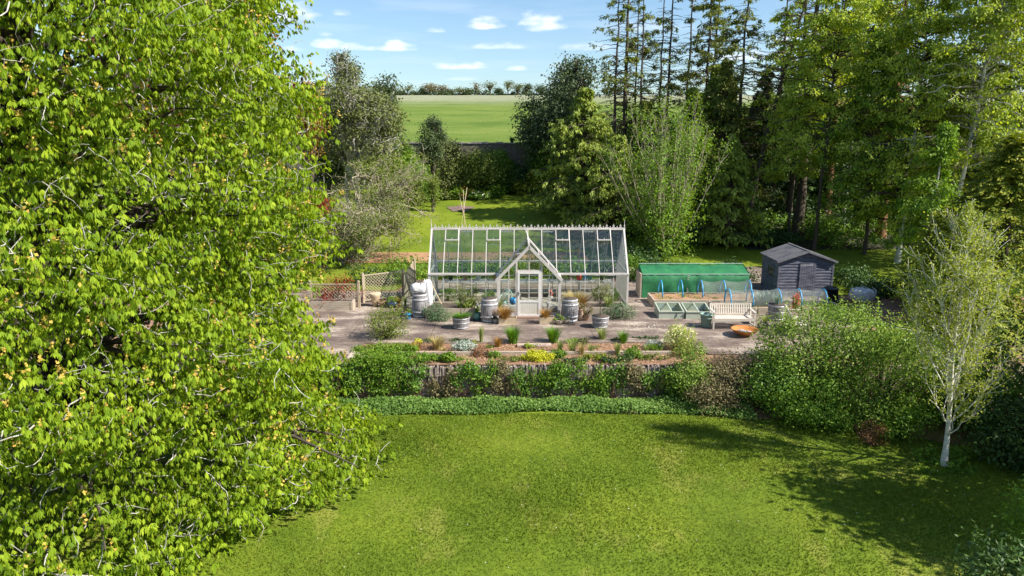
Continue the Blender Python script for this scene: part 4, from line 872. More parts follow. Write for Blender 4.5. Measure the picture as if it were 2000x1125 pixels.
trellis('pale lattice trellis panel standing behind the bleached log and pots', -6.72, 31.9, 1.9, math.atan2(1.15, 1.7), 1.28, [(-.06,1.34),(1.96,1.3)])
trellis('lattice trellis panel half hidden by red maple leaves at far left', -8.9, 31.05, 2.05, 0, 1.05, [(2.1,1.15),(-.05,1.15)])
gp = thing('fence_panel', 'narrow timber screen with raised slanting top at the right end of the trellis', 'fence', (-5.02, 32.7, T), rad(62)); m = MB()
for k in range(6): m.box(k*.13,k*.13+.11,-.01,.012,.05,1.15+.1*k)
m.build('boards', M_TREL, gp); MB().box(-.05,.03,-.04,.04,0,1.2).build('post', M_TREL, gp); MB().box(.8,.88,-.04,.04,0,1.75).build('post', M_TREL, gp)
planter('raised_bed', 'small timber bed under the left trellis panel', -9.0, -6.95, 30.4, 30.95, .4, boards=2)
lgm = thing('carved_log', 'pale bleached timber log standing in front of the trellis', 'log', (xat(733,31.2,.3), 31.2, T)); MB().lathe([(.12,0),(.16,.2),(.22,.45),(.26,.58),(.24,.6),(.0,.58)], 14, wob=.05, rng=random.Random(3)).build('log_body', M_PALE, lgm, True)
for q in (.2,.42): MB().lathe([(.17+.1*q,q),(.185+.1*q,q+.02),(.175+.1*q,q+.04)],14).build('bark_ring', M_TERRA, lgm, True)
pot('plant_pot', 'shallow brown bowl of seedlings right of the pale log', xat(748,31.1,.2), 31.1, .2, .22, M_TERRA, plant='bush', pm_=LM['rust'], seed=61, ph=.2, n=150)
pot('plant_pot', 'wide dark blue bowl with green plants before the trellis', xat(767,31.0,.2), 31.0, .27, .26, M_BLUEP, kind='bowl', plant='bush', pm_=LM['mid'], seed=62, ph=.3, n=350, rx=.32)
pot('plant_pot', 'pot of bronze sedge beside the dark blue bowl', xat(779,30.9,.2), 30.9, .16, .2, M_TERRA, plant='grass', pm_=LM['bronze'], seed=63, ph=.4, rx=.4, n=160)
pot('plant_pot', 'pot of upright green iris blades right of the bronze sedge', xat(792,30.3,.2), 30.3, .15, .22, M_BUFF, plant='grass', pm_=LM['fresh'], seed=64, ph=.65, rx=.1, n=60)
pot('plant_pot', 'small bright blue pot near the foot of the leftmost barrel', xat(797,28.9,.2), 28.9, .13, .24, M_CYAN, plant='bush', pm_=LM['mid'], seed=65, ph=.2, n=90)
# pots round the porch
pot('plant_pot', 'teal glazed pot with wispy grass left of the porch barrel', -1.45, 28.75, .17, .32, M_TEAL, kind='belly', plant='grass', pm_=LM['grass'], seed=66, ph=.35, rx=.2)
pot('plant_pot', 'small grey round pot at the foot of the barrel left of the door', -.66, 28.25, .13, .2, M_OAKG, kind='belly', plant='bush', pm_=LM['dark'], seed=67, ph=.12, n=80)
pot('plant_pot', 'buff bowl with leafy strawberry plant right of the right trough', 1.9, 28.1, .17, .2, M_BUFF, kind='bowl', plant='bush', pm_=LM['fresh'], seed=68, ph=.22, n=160, rx=.2)
pot('plant_pot', 'small ribbed clay pot in front of the barrel right of the door', 2.2, 28.2, .15, .23, M_BUFF, kind='belly', plant='bush', pm_=LM['dark'], seed=69, ph=.1, n=60)
pot('plant_pot', 'tall narrow clay pot right of the dark barrel', 2.83, 28.65, .11, .5, M_TERRA, kind='belly', plant='bush', pm_=LM['rust'], seed=70, ph=.2, n=80)
pot('plant_pot', 'clay pot with red brown bushy plant between barrel and right bed', 3.06, 28.7, .16, .28, M_TERRA, plant='bush', pm_=LM['brownbush'], seed=71, ph=.6, n=420, rx=.28)
pot('plant_pot', 'grey pot with arching pale grass by the trough right of the bench', xat(1494,27.5,.2), 27.5, .16, .22, M_OAKG, plant='grass', pm_=LM['palegrass'], seed=72, ph=.42, rx=.35, n=170)
# ---------------------------------------------------------------- dry stone retaining wall
ws = thing('stone_wall', 'dry stone retaining wall with upright slates above flat courses between lawn and beds', 'retaining wall', (0, 23.0, LAWN)); rgp = random.Random(11)
c1 = MB(); x = -13.0
for row in range(4):
    x = -13+rgp.random()*.3; z = .0+row*.095
    while x < 8.5:
        l = rgp.uniform(.16,.5); h = rgp.uniform(.07,.09); dy = rgp.uniform(-.04,.03); tw = rgp.uniform(-.01,.01)
        c1.add([(x,-.1+dy,z),(x+l-.015,-.1+dy+tw,z),(x+l-.015,.2,z),(x,.2,z),(x+.01,-.1+dy,z+h),(x+l-.03,-.1+dy+tw,z+h),(x+l-.02,.2,z+h),(x+.01,.2,z+h)], [(0,3,2,1),(4,5,6,7),(0,1,5,4),(1,2,6,5),(2,3,7,6),(3,0,4,7)]); x += l
c1.build('flat_courses', M_STONE2, ws); c2 = MB()
for row in range(2):
    x = -13
    while x < 8.5:
        l = rgp.uniform(.035,.085); h = rgp.uniform(.30,.40); dy = rgp.uniform(-.05,.03); z = .385+row*.355+rgp.uniform(-.02,.02); ti = rgp.uniform(-.03,.03)
        c2.add([(x,-.08+dy,z),(x+l-.012,-.08+dy,z),(x+l-.012,.2,z),(x,.2,z),(x+ti,-.06+dy,z+h),(x+l-.012+ti,-.06+dy,z+h),(x+l-.012+ti,.2,z+h),(x+ti,.2,z+h)], [(0,3,2,1),(4,5,6,7),(0,1,5,4),(1,2,6,5),(2,3,7,6),(3,0,4,7)]); x += l
c2.build('upright_slates', M_STONE, ws); MB().box(-13,8.5,.05,.3,-.1,1.12).build('wall_core', M_EARTH, ws)
MB().box(-60,-13,-.05,.3,-.1,1.12).box(8.5,60,-.05,.3,-.1,1.12).build('wall_end', M_STONE2, ws)
# timber edging between the planting rows
for i, (x0, x1) in enumerate([(-4.6,-1.1),(-1.1,2.2),(2.2,5.6)]):
    tag(MB().box(-(x1-x0)/2+.005,(x1-x0)/2-.005,-.05,.05,-.05,.11).build('timber_edging', M_TIMB, loc=((x0+x1)/2, 24.08+.03*i, 0)), ['timber board edging the bed at its left end below the silver plant','timber board edging the bed in the middle above the yellow mound','timber board edging the bed at its right end near the flowering shrub'][i], 'edging', 'timber boards edging the planting bed')
tag(MB().box(-.62,.62,-.16,.16,0,.06).build('stone_step', M_STONE2, loc=(GX+.1, 25.15, 0)), 'flat pinkish stone slab set in the bed in line with the greenhouse door', 'stepping stone')
tag(MB().box(-.28,.28,-.5,.5,0,.07).build('stone_slab', M_PAVE, loc=(xat(698,23.9,0), 23.9, -.0)), 'pale paving slab at the left end of the planting bed', 'paving slab')
# ---------------------------------------------------------------- old garden wall at the far end
ow = thing('garden_wall', 'tall old dark stone wall with pale coping between back lawn and field', 'wall', (0, 64.2, 2.6))
ow_m = MB(); rgp = random.Random(3)
ow_m.box(-30,40,-.25,.25,-.3,4.1); ow_m.build('wall_face', M_OLDWALL, ow)
cpm = MB(); x = -30
while x < 40: l = rgp.uniform(.5,1.0); cpm.box(x,x+l-.02,-.33,.33,4.1,4.1+rgp.uniform(.08,.16)); x += l
cpm.build('coping', mat('pale coping stone',(.42,.39,.34),(.12,.11,.09),2,.9,.3), ow)
# tripod of canes behind the greenhouse
cn = thing('cane_wigwam', 'tall crossed garden canes rising behind the greenhouse ridge', 'plant support', (xat(905,40.5,1), 40.5, 0))
for dx0, dy0, dx1, dy1, hh in ((-.5,0,.25,.1,4.6),(.65,.2,-.2,0,4.3),(.1,.6,.05,-.1,4.5)): MB().tube([(dx0,dy0,-.05),(dx1,dy1,hh)],.013,5).build('cane', M_PALE, cn, True)
# ---------------------------------------------------------------- the great horse chestnut on the left
def chestnut():
    rg = R(77); bx, by = -11.2, 16.9; t = thing('horse_chestnut_tree', 'huge bright green horse chestnut in flower filling the left side of the garden', 'tree', (bx, by, LAWN))
    zs = np.array([0,.8,2,4,6.5,9,11,13,15,17.2]); rr = np.array([6.9,6.5,5.95,5.95,6.0,5.85,5.6,5.2,3.9,.6])
    n = 70000; z = rg.uniform(-.1, 17, n); a = rg.uniform(-pi, pi, n)
    # the far side needs fewer shoots
    toward = np.cos(a-math.atan2(-by+2, -bx)); keep = rg.random(n) < np.where(toward > -.25, 1, .35); z = z[keep]; a = a[keep]; n = len(z)
    Rz = np.interp(z, zs, rr)
    bumps = .55*np.sin(3*a+z*.9)+.45*np.sin(5*a-z*1.35+1)+.35*np.sin(9*a+z*2.3+2)+.3*np.sin(z*2.6+2*a)
    tier = .42*np.sin(z*2.1+1.3*np.sin(2*a)+.8*np.sin(5*a))                       # boughs hang in shelves
    dep = rg.random(n)**1.6*2.4
    bumps = bumps+1.0*np.maximum(0, np.sin(13*a+z*4.3+np.sin(z*1.9)*2))**3+.5*np.sin(21*a-z*3.7)*np.sin(z*5.1)+.35*np.sin(33*a+z*7)
    rad_ = Rz+.55*bumps+tier-dep+.15*rg.normal(size=n)
    hole = .75*np.sin(a*7+z*.8)*np.sin(z*1.7-a*3)+.55*np.sin(a*17+z*3.1)*np.sin(z*3.3+a*9)
    keep = (hole < .9-.03*z) & (rad_ > .8); z, a, rad_, dep = z[keep], a[keep], rad_[keep], dep[keep]; n = len(z)
    C = np.stack([rad_*np.cos(a), rad_*np.sin(a), z], 1); O = np.stack([np.cos(a), np.sin(a), np.zeros(n)], 1)
    # shoots: whorl of palmate leaves on spreading stalks, leaflets hanging
    nl = 4; m = n*nl; si = np.repeat(np.arange(n), nl); az = rg.uniform(0, 2*pi, m); Dv = np.stack([np.cos(az), np.sin(az), rg.uniform(-.1,.5,m)], 1)+O[si]*.5
    Dv = unit(Dv); pet = rg.uniform(.08, .22, m); P = C[si]+Dv*pet[:,None]; sz = rg.uniform(.7, 1.25, m)*(.8+.45*rg.random(n)[si])
    k = 5; li = np.repeat(np.arange(m), k); fan = np.tile(np.linspace(-1.2, 1.2, k), m)
    D2 = Dv[li].copy(); D2[:,2] = 0; D2 = unit(D2); S2 = np.cross(D2, (0,0,1)); dr = rg.uniform(.5, 2.6, m)[li]
    Ax = unit(D2*np.cos(fan)[:,None]*.75+S2*np.sin(fan)[:,None]*.75+np.array([0,0,-1.])*dr[:,None]); Nn = unit(D2*.9+np.array([0,0,.75])+rg.normal(0,.4,(m*k,3)))
    Ln = .13*sz[li]*(1-.22*np.abs(fan)); V, Q = leaves(P[li], Nn, Ax, Ln*1.05, Ln*.30, .2)
    shade = rg.random(n); rnd = np.clip(.4*shade[si][li]+.35*rg.random(m)[li]+.25*rg.random(m*k), 0, 1)
    npmesh('crown', V, Q, LM['chestnut'], t, rnd)
    # flower candles on outer shoots
    oi = np.where((dep < .5) & (z > 1.0))[0]; oi = oi = oi[np.sin(C[oi,2]*1.3+a[oi]*5)+np.sin(a[oi]*11) > -.3]; oi = rg.choice(oi, min(1600,len(oi)), replace=False); c = C[oi]+O[oi]*.14+[0,0,.05]; hh = rg.uniform(.12,.24,len(oi)); A = Acc()
    for j in range(9):
        f = (j+.5)/9; q = c+np.array([0,0,1])*(hh*f+.02)[:,None]+rg.normal(0,.03*(1-f*.7),(len(oi),3))
        V, Q = leaves(q, rg.normal(size=q.shape), rg.normal(size=q.shape)+[0,0,.5], .075*(1.2-f*.7), .06*(1.2-f*.7)); A.add(V, Q)
    A.build('flower_spikes', LM['candle'], t)
    # boughs and pale twigs
    A = Acc(); zz = np.linspace(0, 15, 10); P = np.stack([.4*np.sin(zz*.5), .3*np.sin(zz*.7), zz], 1)[None]; V, Q = tubes(P, (.55*(1-.85*zz/15))[None], 12); A.add(V, Q, mi=0)
    ti = rg.choice(n, 240, replace=False); T = C[ti]; P0 = np.stack([.2*np.ones(240), 0*np.ones(240), np.clip(T[:,2]*.75+.6, 1.6, 13.5)], 1); L_ = np.linalg.norm(T-P0, axis=1)[:,None]
    mid = (P0+T)/2+np.array([0,0,1])*L_*.16; Pb = bez(P0, mid, T, 10); Pb[:,1:-1] += rg.normal(0,.13,(240,8,3)); V, Q = tubes(Pb, np.linspace(1,.12,10)[None]*(.02*L_), 6); A.add(V, Q, mi=0)
    tw = rg.choice(np.where(dep < 1.2)[0], 5200, replace=False); ln = rg.uniform(.35, 1.1, 5200)
    Pw = wander(rg, C[tw]-O[tw]*.5+rg.normal(0,.15,(5200,3)), O[tw]+rg.normal(0,.7,(5200,3)), ln*.9, 7, .32, .03); V, Q = tubes(Pw, np.linspace(1,.4,7)[None]*rg.uniform(.006,.018,5200)[:,None], 4); A.add(V, Q, mi=1)
    A.build('trunk', [BARK, BARKG], t, True)
chestnut()

# ---------------------------------------------------------------- trees left of the field
def pxtree(name, label, px, Y, ytop, ybot, rpx, lm, bark, seed, nlobe=9, k=.5, ry=None, top=1.0, ground=None, **kw):
    """envelope given as where it shows: turned into metres at its own distance"""
    zg = ground if ground is not None else (gz(0, Y) if Y > 41 else 0)
    zt = zat(ytop, Y); zb = zat(ybot, Y); rx = rpx/F*Y; x = xat(px, Y, (zt+zb)/2)
    lob = lump_lobes(R(seed+500), rx, ry or rx, zb-zg, zt-zg, nlobe, k, top)
    return tree(name, label, kw.pop('cat', 'tree'), (x, Y, zg-.05), lob, lm, bark, seed, **kw)
pxtree('copper_beech', 'dark red copper beech showing behind the chestnut high on the left', 330, 36, -150, 330, 215, LM['copper'], BARKG, 2, 10, ncl=520, per=26, clr=.8, L=.24, Wd=.16, nl=50, tr=.4, gap=.3)
pxtree('red_maple', 'low dark red maple over the left trellis panel', 655, 31.6, 528, 596, 52, LM['acer'], BARK, 3, 7, ground=0, ncl=90, per=26, clr=.32, L=.09, Wd=.05, nl=14, tr=.05)
pxtree('maple_shrub', 'dark red maple shrub beside the chestnut edge level with the bare apple tree', 618, 38, 375, 440, 26, LM['acer'], BARK, 31, 6, ground=0, ncl=60, per=26, clr=.4, L=.13, Wd=.08, nl=14, tr=.06)
pxtree('orange_leaved_tree', 'narrow orange brown leaved tree between chestnut and grey green tree', 600, 46, 165, 330, 30, LM['orange'], BARK, 4, 8, ncl=130, per=26, clr=.5, L=.17, Wd=.09, nl=30, tr=.12)
pxtree('holm_oak', 'large grey green evergreen oak left of the field with ragged top', 693, 50, 122, 385, 104, LM['greygreen'], BARKG, 5, 13, .42, ncl=620, per=34, clr=.75, L=.21, Wd=.11, nl=30, tr=.3, twigs=1500, twl=.8, gap=.2)
pxtree('holm_oak', 'narrow leafy leader tree topping out above the large grey green oak', 668, 51.5, 84, 190, 42, LM['greygreen'], BARKG, 6, 8, .4, ncl=110, per=22, clr=.6, L=.2, Wd=.10, nl=50, tr=.2, gap=.4, twigs=200, twl=.9)
pxtree('holm_oak', 'darker rounded evergreen at the right shoulder of the grey green oak', 745, 53, 128, 300, 44, LM['oak'], BARKG, 7, 8, .45, ncl=200, per=30, clr=.6, L=.2, Wd=.12, nl=20, tr=.2)
pxtree('distant_ash_tree', 'pale grey green tree rising beyond the wall at far left of the sky gap', 590, 74, 128, 260, 46, LM['greygreen'], BARKG, 8, 9, .42, ncl=240, per=24, clr=.9, L=.28, Wd=.15, nl=40, tr=.2, gap=.3, ground=gz(0,74))
pxtree('distant_ash_tree', 'thin twiggy pale tree standing behind the large grey green oak', 622, 70, 140, 260, 30, LM['greygreen'], BARKG, 9, 8, .4, ncl=130, per=20, clr=.7, L=.24, Wd=.13, nl=40, tr=.15, gap=.3, ground=gz(0,70))
pxtree('pointed_evergreen', 'slim dark evergreen tree standing alone before the field', 843, 57.5, 203, 335, 31, LM['oak'], BARK, 10, 9, .42, top=.6, ncl=230, per=30, clr=.45, L=.16, Wd=.09, nl=20, tr=.14)
pxtree('ivy_clad_stump', 'narrow ivy covered column below the slim evergreen', 845, 56, 325, 405, 10, LM['olive'], BARK, 101, 6, .5, ncl=70, per=26, clr=.3, L=.13, Wd=.08, nl=0, tr=.12)
pxtree('laurel_bush', 'bright green broad leaved bush between grey green oak and slim evergreen', 795, 54, 285, 360, 30, LM['fresh'], BARK, 11, 7, .5, ncl=120, per=26, clr=.5, L=.2, Wd=.11, nl=14, tr=.08, cat='bush')
pxtree('yellow_green_tree', 'rounded yellow green tree behind the bare apple tree', 745, 49, 290, 400, 66, LM['olive'], BARKP, 12, 9, .45, ncl=260, per=26, clr=.55, L=.17, Wd=.08, nl=40, tr=.14, gap=.25)
# old apple: contorted bare twigs, few leaves
def gnarled(name, label, px, Y, ytop, rpx, seed, lm, nleaf=70):
    rg = R(seed); H = zat(ytop, Y)*1.08; r = rpx/F*Y*1.35; x = xat(px, Y, 1); t = thing(name, label, 'tree', (x, Y, gz(0,Y)-.05)); A = Acc()
    st = 7; a = rg.uniform(0,2*pi,st); P = wander(rg, np.zeros((st,3)), np.stack([np.cos(a)*.45, np.sin(a)*.45, np.ones(st)], 1), rg.uniform(.5,.75,st)*H, 9, .22, .12); V, Q = tubes(P, np.linspace(1,.35,9)[None]*np.full((st,1), .075), 6); A.add(V, Q)
    def nodes(P, n): i = rg.integers(0, len(P), n); j = rg.integers(2, P.shape[1], n); return P[i,j], unit(P[i,j]-P[i,j-1])
    p, d = nodes(P, 60); o = p*[1,1,0]; o = unit(o+rg.normal(0,.5,o.shape)); B = wander(rg, p, d*.5+o+[0,0,-.05], rg.uniform(.4,.8,60)*r, 9, .30, -.03); V, Q = tubes(B, np.linspace(1,.3,9)[None]*np.full((60,1), .04), 5); A.add(V, Q)
    p, d = nodes(B, 420); C = wander(rg, p, d+rg.normal(0,.7,p.shape), rg.uniform(.3,.65,420)*r*.62, 8, .36, 0); V, Q = tubes(C, np.linspace(1,.35,8)[None]*np.full((420,1), .021), 4); A.add(V, Q)
    p, d = nodes(C, 1700); E = wander(rg, p, d+rg.normal(0,.8,p.shape), rg.uniform(.2,.5,1700), 5, .36, 0); V, Q = tubes(E, np.linspace(1,.5,5)[None]*np.full((1700,1), .0125), 3); A.add(V, Q)
    A.build('trunk', BARKP, t, True)
    i = rg.choice(len(E), nleaf); V, Q, rr = leafcloud(rg, E[i,-1], unit(E[i,-1]-[0,0,H*.5]), 24, .5, .10, .06, .2); npmesh('crown', V, Q, lm, t, rr)
pxtree('border_tree', 'dark leafy tree filling the gap below the large grey green oak at left', 640, 54, 225, 392, 46, LM['oak'], BARK, 121, 10, .45, ncl=300, per=28, clr=.6, L=.19, Wd=.11, nl=20, tr=.2)
pxtree('border_tree', 'mid green small tree between grey green oak and slim evergreen', 788, 60, 262, 372, 38, LM['mid'], BARK, 122, 9, .45, ncl=240, per=28, clr=.6, L=.19, Wd=.11, nl=20, tr=.15)
gnarled('apple_tree', 'old apple tree of contorted pale twigs with thin leaves left of the greenhouse', 715, 42.5, 302, 92, 15, LM['olive'], 620)
gnarled('apple_tree', 'smaller tangled apple tree close behind the trellis at the chestnut edge', 668, 41.5, 345, 62, 16, LM['greygreen'], 300)
# ---------------------------------------------------------------- hedges and plants behind the greenhouse
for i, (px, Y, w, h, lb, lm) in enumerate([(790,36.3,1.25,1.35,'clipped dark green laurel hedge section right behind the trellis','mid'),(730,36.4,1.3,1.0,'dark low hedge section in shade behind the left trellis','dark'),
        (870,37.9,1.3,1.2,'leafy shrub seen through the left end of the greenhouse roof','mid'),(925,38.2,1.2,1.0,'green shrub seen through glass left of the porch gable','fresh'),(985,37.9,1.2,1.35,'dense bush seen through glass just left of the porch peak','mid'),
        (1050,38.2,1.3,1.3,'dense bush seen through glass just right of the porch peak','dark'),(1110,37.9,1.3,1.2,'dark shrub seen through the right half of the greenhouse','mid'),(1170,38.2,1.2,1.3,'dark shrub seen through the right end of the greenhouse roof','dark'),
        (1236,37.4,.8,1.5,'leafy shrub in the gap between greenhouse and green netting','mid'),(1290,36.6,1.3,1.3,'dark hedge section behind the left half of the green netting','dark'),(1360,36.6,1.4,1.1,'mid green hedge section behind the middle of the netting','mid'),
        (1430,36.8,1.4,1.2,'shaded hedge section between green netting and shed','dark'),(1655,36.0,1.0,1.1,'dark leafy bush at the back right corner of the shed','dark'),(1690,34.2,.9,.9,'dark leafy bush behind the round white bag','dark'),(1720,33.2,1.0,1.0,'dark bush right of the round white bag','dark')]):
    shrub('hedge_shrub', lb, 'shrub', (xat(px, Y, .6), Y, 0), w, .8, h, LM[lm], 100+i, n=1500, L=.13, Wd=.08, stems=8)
# ---------------------------------------------------------------- border under the far wall
for i, (px, Y, ytop, rpx, nm, lb, lm, fl) in enumerate([
        (925,60.5,288,52,'viburnum_bush','large domed olive green bush against the far wall','olive',None),(905,59.0,366,20,'berberis','orange flowered bush in front of the domed olive bush','orange',None),
        (868,60,278,34,'border_shrub','dull green shrub on the wall left of the domed bush','greygreen',None),(978,61,290,28,'border_shrub','bright green leafy shrub in light against the dark wall','fresh',None),
        (1012,61,318,36,'border_shrub','dark bush in wall shade right of the bright green shrub','dark',None),(1060,60,335,30,'golden_shrub','golden green shrub in shade at the right of the far border','gold',None),
        (1022,60,345,18,'golden_shrub','smaller golden green shrub left of the larger golden one','gold',None),(935,58.5,372,20,'white_flower_clump','clump of white flowers at the foot of the domed bush','mid','w'),
        (895,58.8,365,22,'border_shrub','low fresh green clump left of the white flowers','fresh',None),(865,58.6,372,20,'border_shrub','low grey leaved clump at the left end of the far border','greygreen',None),
        (965,59.2,362,20,'border_shrub','low green clump right of the white flowers','mid',None),(1100,60,330,30,'border_shrub','black green bush at the dark right end of the far border','dark',None),
        (820,58.2,320,34,'border_shrub','rounded mid green bush left of the ivy column','mid',None),(1172,50.5,408,22,'silver_shrub','silvery white leaved shrub beyond the right end of the greenhouse','silver',None),
        (1085,62,284,60,'border_shrub','tall ivy dark mass climbing the far wall at right','ivy',None),(785,56.5,345,34,'border_shrub','low olive bush below the bright broad leaved bush','olive',None)]):
    Y = min(Y+1.8, 62.9); r = rpx/F*Y*1.15; zt = zat(ytop, Y); zg = gz(0, Y); zt += (zt-zg)*.12
    shrub(nm, lb, 'shrub', (xat(px, Y, zt), Y, zg-.03), r, r*.7, max(.35, zt-zg), LM[lm], 130+i, n=max(1500, int(1100*r*max(.35, zt-zg))), L=.18, Wd=.11, stems=6, nlobe=8, flowers=LM['white'] if fl else None, nf=260, fL=.13)
tag(grassclump('sapling', 'tiny dark sapling on the wall top against the field', (xat(1000,64.4,6.8), 64.2, 6.7), .7, .25, LM['dark'], 8, 60, .05), cat='sapling')
# ---------------------------------------------------------------- trees on the field's skyline
rg = R(40)
crest = [(735,22,9),(757,26,12),(782,16,14),(800,26,13),(812,12,7),(838,30,16),(862,30,18),(884,24,14),(900,28,13),(917,26,13),(938,33,16),(958,38,16),(984,18,12),(1004,36,15),(1022,28,13),(1045,30,16),(700,24,15),(1075,30,15)]
crest = [(780,14,10),(797,30,12),(808,12,7),(826,27,13),(840,28,15),(862,30,17),(880,22,12),(898,20,9),(912,14,12),(931,33,15),(957,38,15),(975,18,10),(992,38,17),(1012,26,12),(1030,30,14),(1055,32,16),(760,26,14),(738,30,15)]
desc = ['small twiggy tree','thin upright tree','low bush','dense ivy clad tree','brownish rounded tree','broad open brown tree','bushy small tree','thin hedgerow tree','low scrubby tree','airy rounded tree','tall round headed bare tree','low dark bush','tall spreading pale tree','slim tree','rounded tree','broad tree','bushy tree','spreading tree']
plc = ['at the left end of the visible skyline','just right of the skyline left end','beside the slim evergreen top at left','above the slim evergreen','second above the slim evergreen','left of the middle of the skyline','next right of the broad brown tree','in the middle of the skyline','right of the middle beside a gap','left of the tallest pair','left of the pale spreading tree','between the two tallest skyline trees','right of the skyline before the dark oak','touching the dark oak outline','behind the dark oak on the skyline','far right behind the oak on the skyline','behind the holm oak on the skyline','leftmost behind the holm oak on the skyline']
for i, (px, h, r) in enumerate(crest):
    Y = 302+rg.uniform(-6, 6); zg = gz(0, Y); hm = h/F*Y*rg.uniform(.62,1.08); rm = r/F*Y*rg.uniform(.7,1.1); bare = i in (0,1,7,9,10,12,13)
    lob = lump_lobes(rg, rm, rm, hm*(.28 if bare else .12), hm, 7, .42)
    tree('hedgerow_tree', desc[i]+' '+plc[i], 'tree', (xat(px, Y, zg), Y, zg-.1), lob, LM['brownbush'] if i in (4,5,9) else LM['greygreen'] if bare else LM['oak'], BARK, 300+i, ncl=34 if bare else 70, per=14, clr=1.5, L=.5, Wd=.32, nl=40, tr=.28, limb_r=.035, gap=.3 if bare else 0, group='trees along the field skyline')
hd = Acc(); px_ = rg.uniform(640, 1130, 5200); Yh = 301+rg.uniform(-1,1,5200); Xh = (px_-1000)/F*Yh*cp; P = np.stack([Xh, Yh, g(Xh, Yh)+rg.random(5200)**1.3*(1.1+.9*np.sin(Xh*.35)+.6*np.sin(Xh*1.1))], 1)
V, Q = leaves(P, rg.normal(size=P.shape), rg.normal(size=P.shape), .7, .5); tag(npmesh('field_hedge', V, Q, LM['oak'], None, rg.random(len(Q))), 'low dark hedge running along the skyline of the field', 'hedge')

# ---------------------------------------------------------------- right side wood
pxtree('dark_oak', 'dark blue green evergreen oak right of the field view', 1078, 62, 128, 325, 68, LM['oak'], BARK, 17, 12, .45, ncl=520, per=32, clr=.8, L=.24, Wd=.14, nl=30, tr=.3)
pxtree('dark_oak', 'tall ragged dark tree behind the dark oak reaching into the sky', 1120, 66, 85, 300, 50, LM['oak'], BARK, 171, 10, .42, ncl=300, per=26, clr=.75, L=.24, Wd=.14, nl=50, tr=.25, gap=.35)
conifer('drooping_spruce', 'light yellow green drooping spruce in front of the dark oak', 'conifer', (xat(1140,53,4), 53, gz(0,53)), 9.4, 4.2, .6, 250, LM['yew'], BARK, 18, tr=.2, dens=22, L=.28, Wd=.1, slope=.15, sag=.35, hang=.8, shape=2.2)
conifer('drooping_spruce', 'pale olive drooping spruce sweeping low beside the back lawn', 'conifer', (xat(1205,49.5,3), 49.5, gz(0,49.5)), 6.6, 3.9, .4, 220, LM['yew'], BARK, 19, tr=.2, dens=20, L=.26, Wd=.09, slope=.1, sag=.4, hang=.9, shape=2.0)
# coppiced many-stemmed tree
def coppice(name, label, px, Y, ytop, rpx, seed):
    rg = R(seed); H = zat(ytop, Y)-gz(0,Y); r = rpx/F*Y; t = thing(name, label, 'tree', (xat(px,Y,3), Y, gz(0,Y)-.05)); A = Acc(); n = 54
    a = rg.uniform(0,2*pi,n); q = np.sqrt(rg.random(n)); P0 = np.stack([np.cos(a)*.35*q, np.sin(a)*.35*q, 0*a], 1)
    h = H*(1.02-.38*q**2)*rg.uniform(.85,1.05,n); T = np.stack([np.cos(a)*r*q, np.sin(a)*r*q, h], 1); mid = (P0+T)/2+T*[.12,.12,.04]; P = bez(P0, mid, T, 11); P[:,1:] += np.cumsum(rg.normal(0,.045,(n,10,3)),1)
    V, Q = tubes(P, np.linspace(1,.22,11)[None]*rg.uniform(.035,.06,n)[:,None], 6); A.add(V, Q)
    m = 520; i = rg.integers(0,n,m); j = rg.integers(3,11,m); p = P[i,j]; d = unit(P[i,j]-P[i,j-1]); B = wander(rg, p, d+rg.normal(0,.45,p.shape)+[0,0,.25], rg.uniform(.5,1.5,m), 6, .13, .1); V, Q = tubes(B, np.linspace(1,.4,6)[None]*np.full((m,1),.016), 4); A.add(V, Q)
    A.build('stems', BARKP, t, True)
    c = B[rg.integers(0,m,1900), rg.integers(1,6,1900)]; V, Q, rr = leafcloud(rg, c, unit(c-[0,0,H*.4]), 8, .4, .15, .075, .3)
    A = Acc(); A.add(V, Q, rr); c = P[rg.integers(0,n,420), rg.integers(1,5,420)]+rg.normal(0,.5,(420,3)); c[:,2] = np.abs(c[:,2]); V, Q, rr = leafcloud(rg, c, unit(c*[1,1,0]+[0,0,.3]), 16, .5, .17, .09, .3); A.add(V, Q, rr); A.build('crown', LM['fresh'], t)
coppice('coppiced_ash', 'many stemmed ash with upright pale poles and sparse fresh leaves behind the netting', 1303, 43.5, 205, 118, 20)
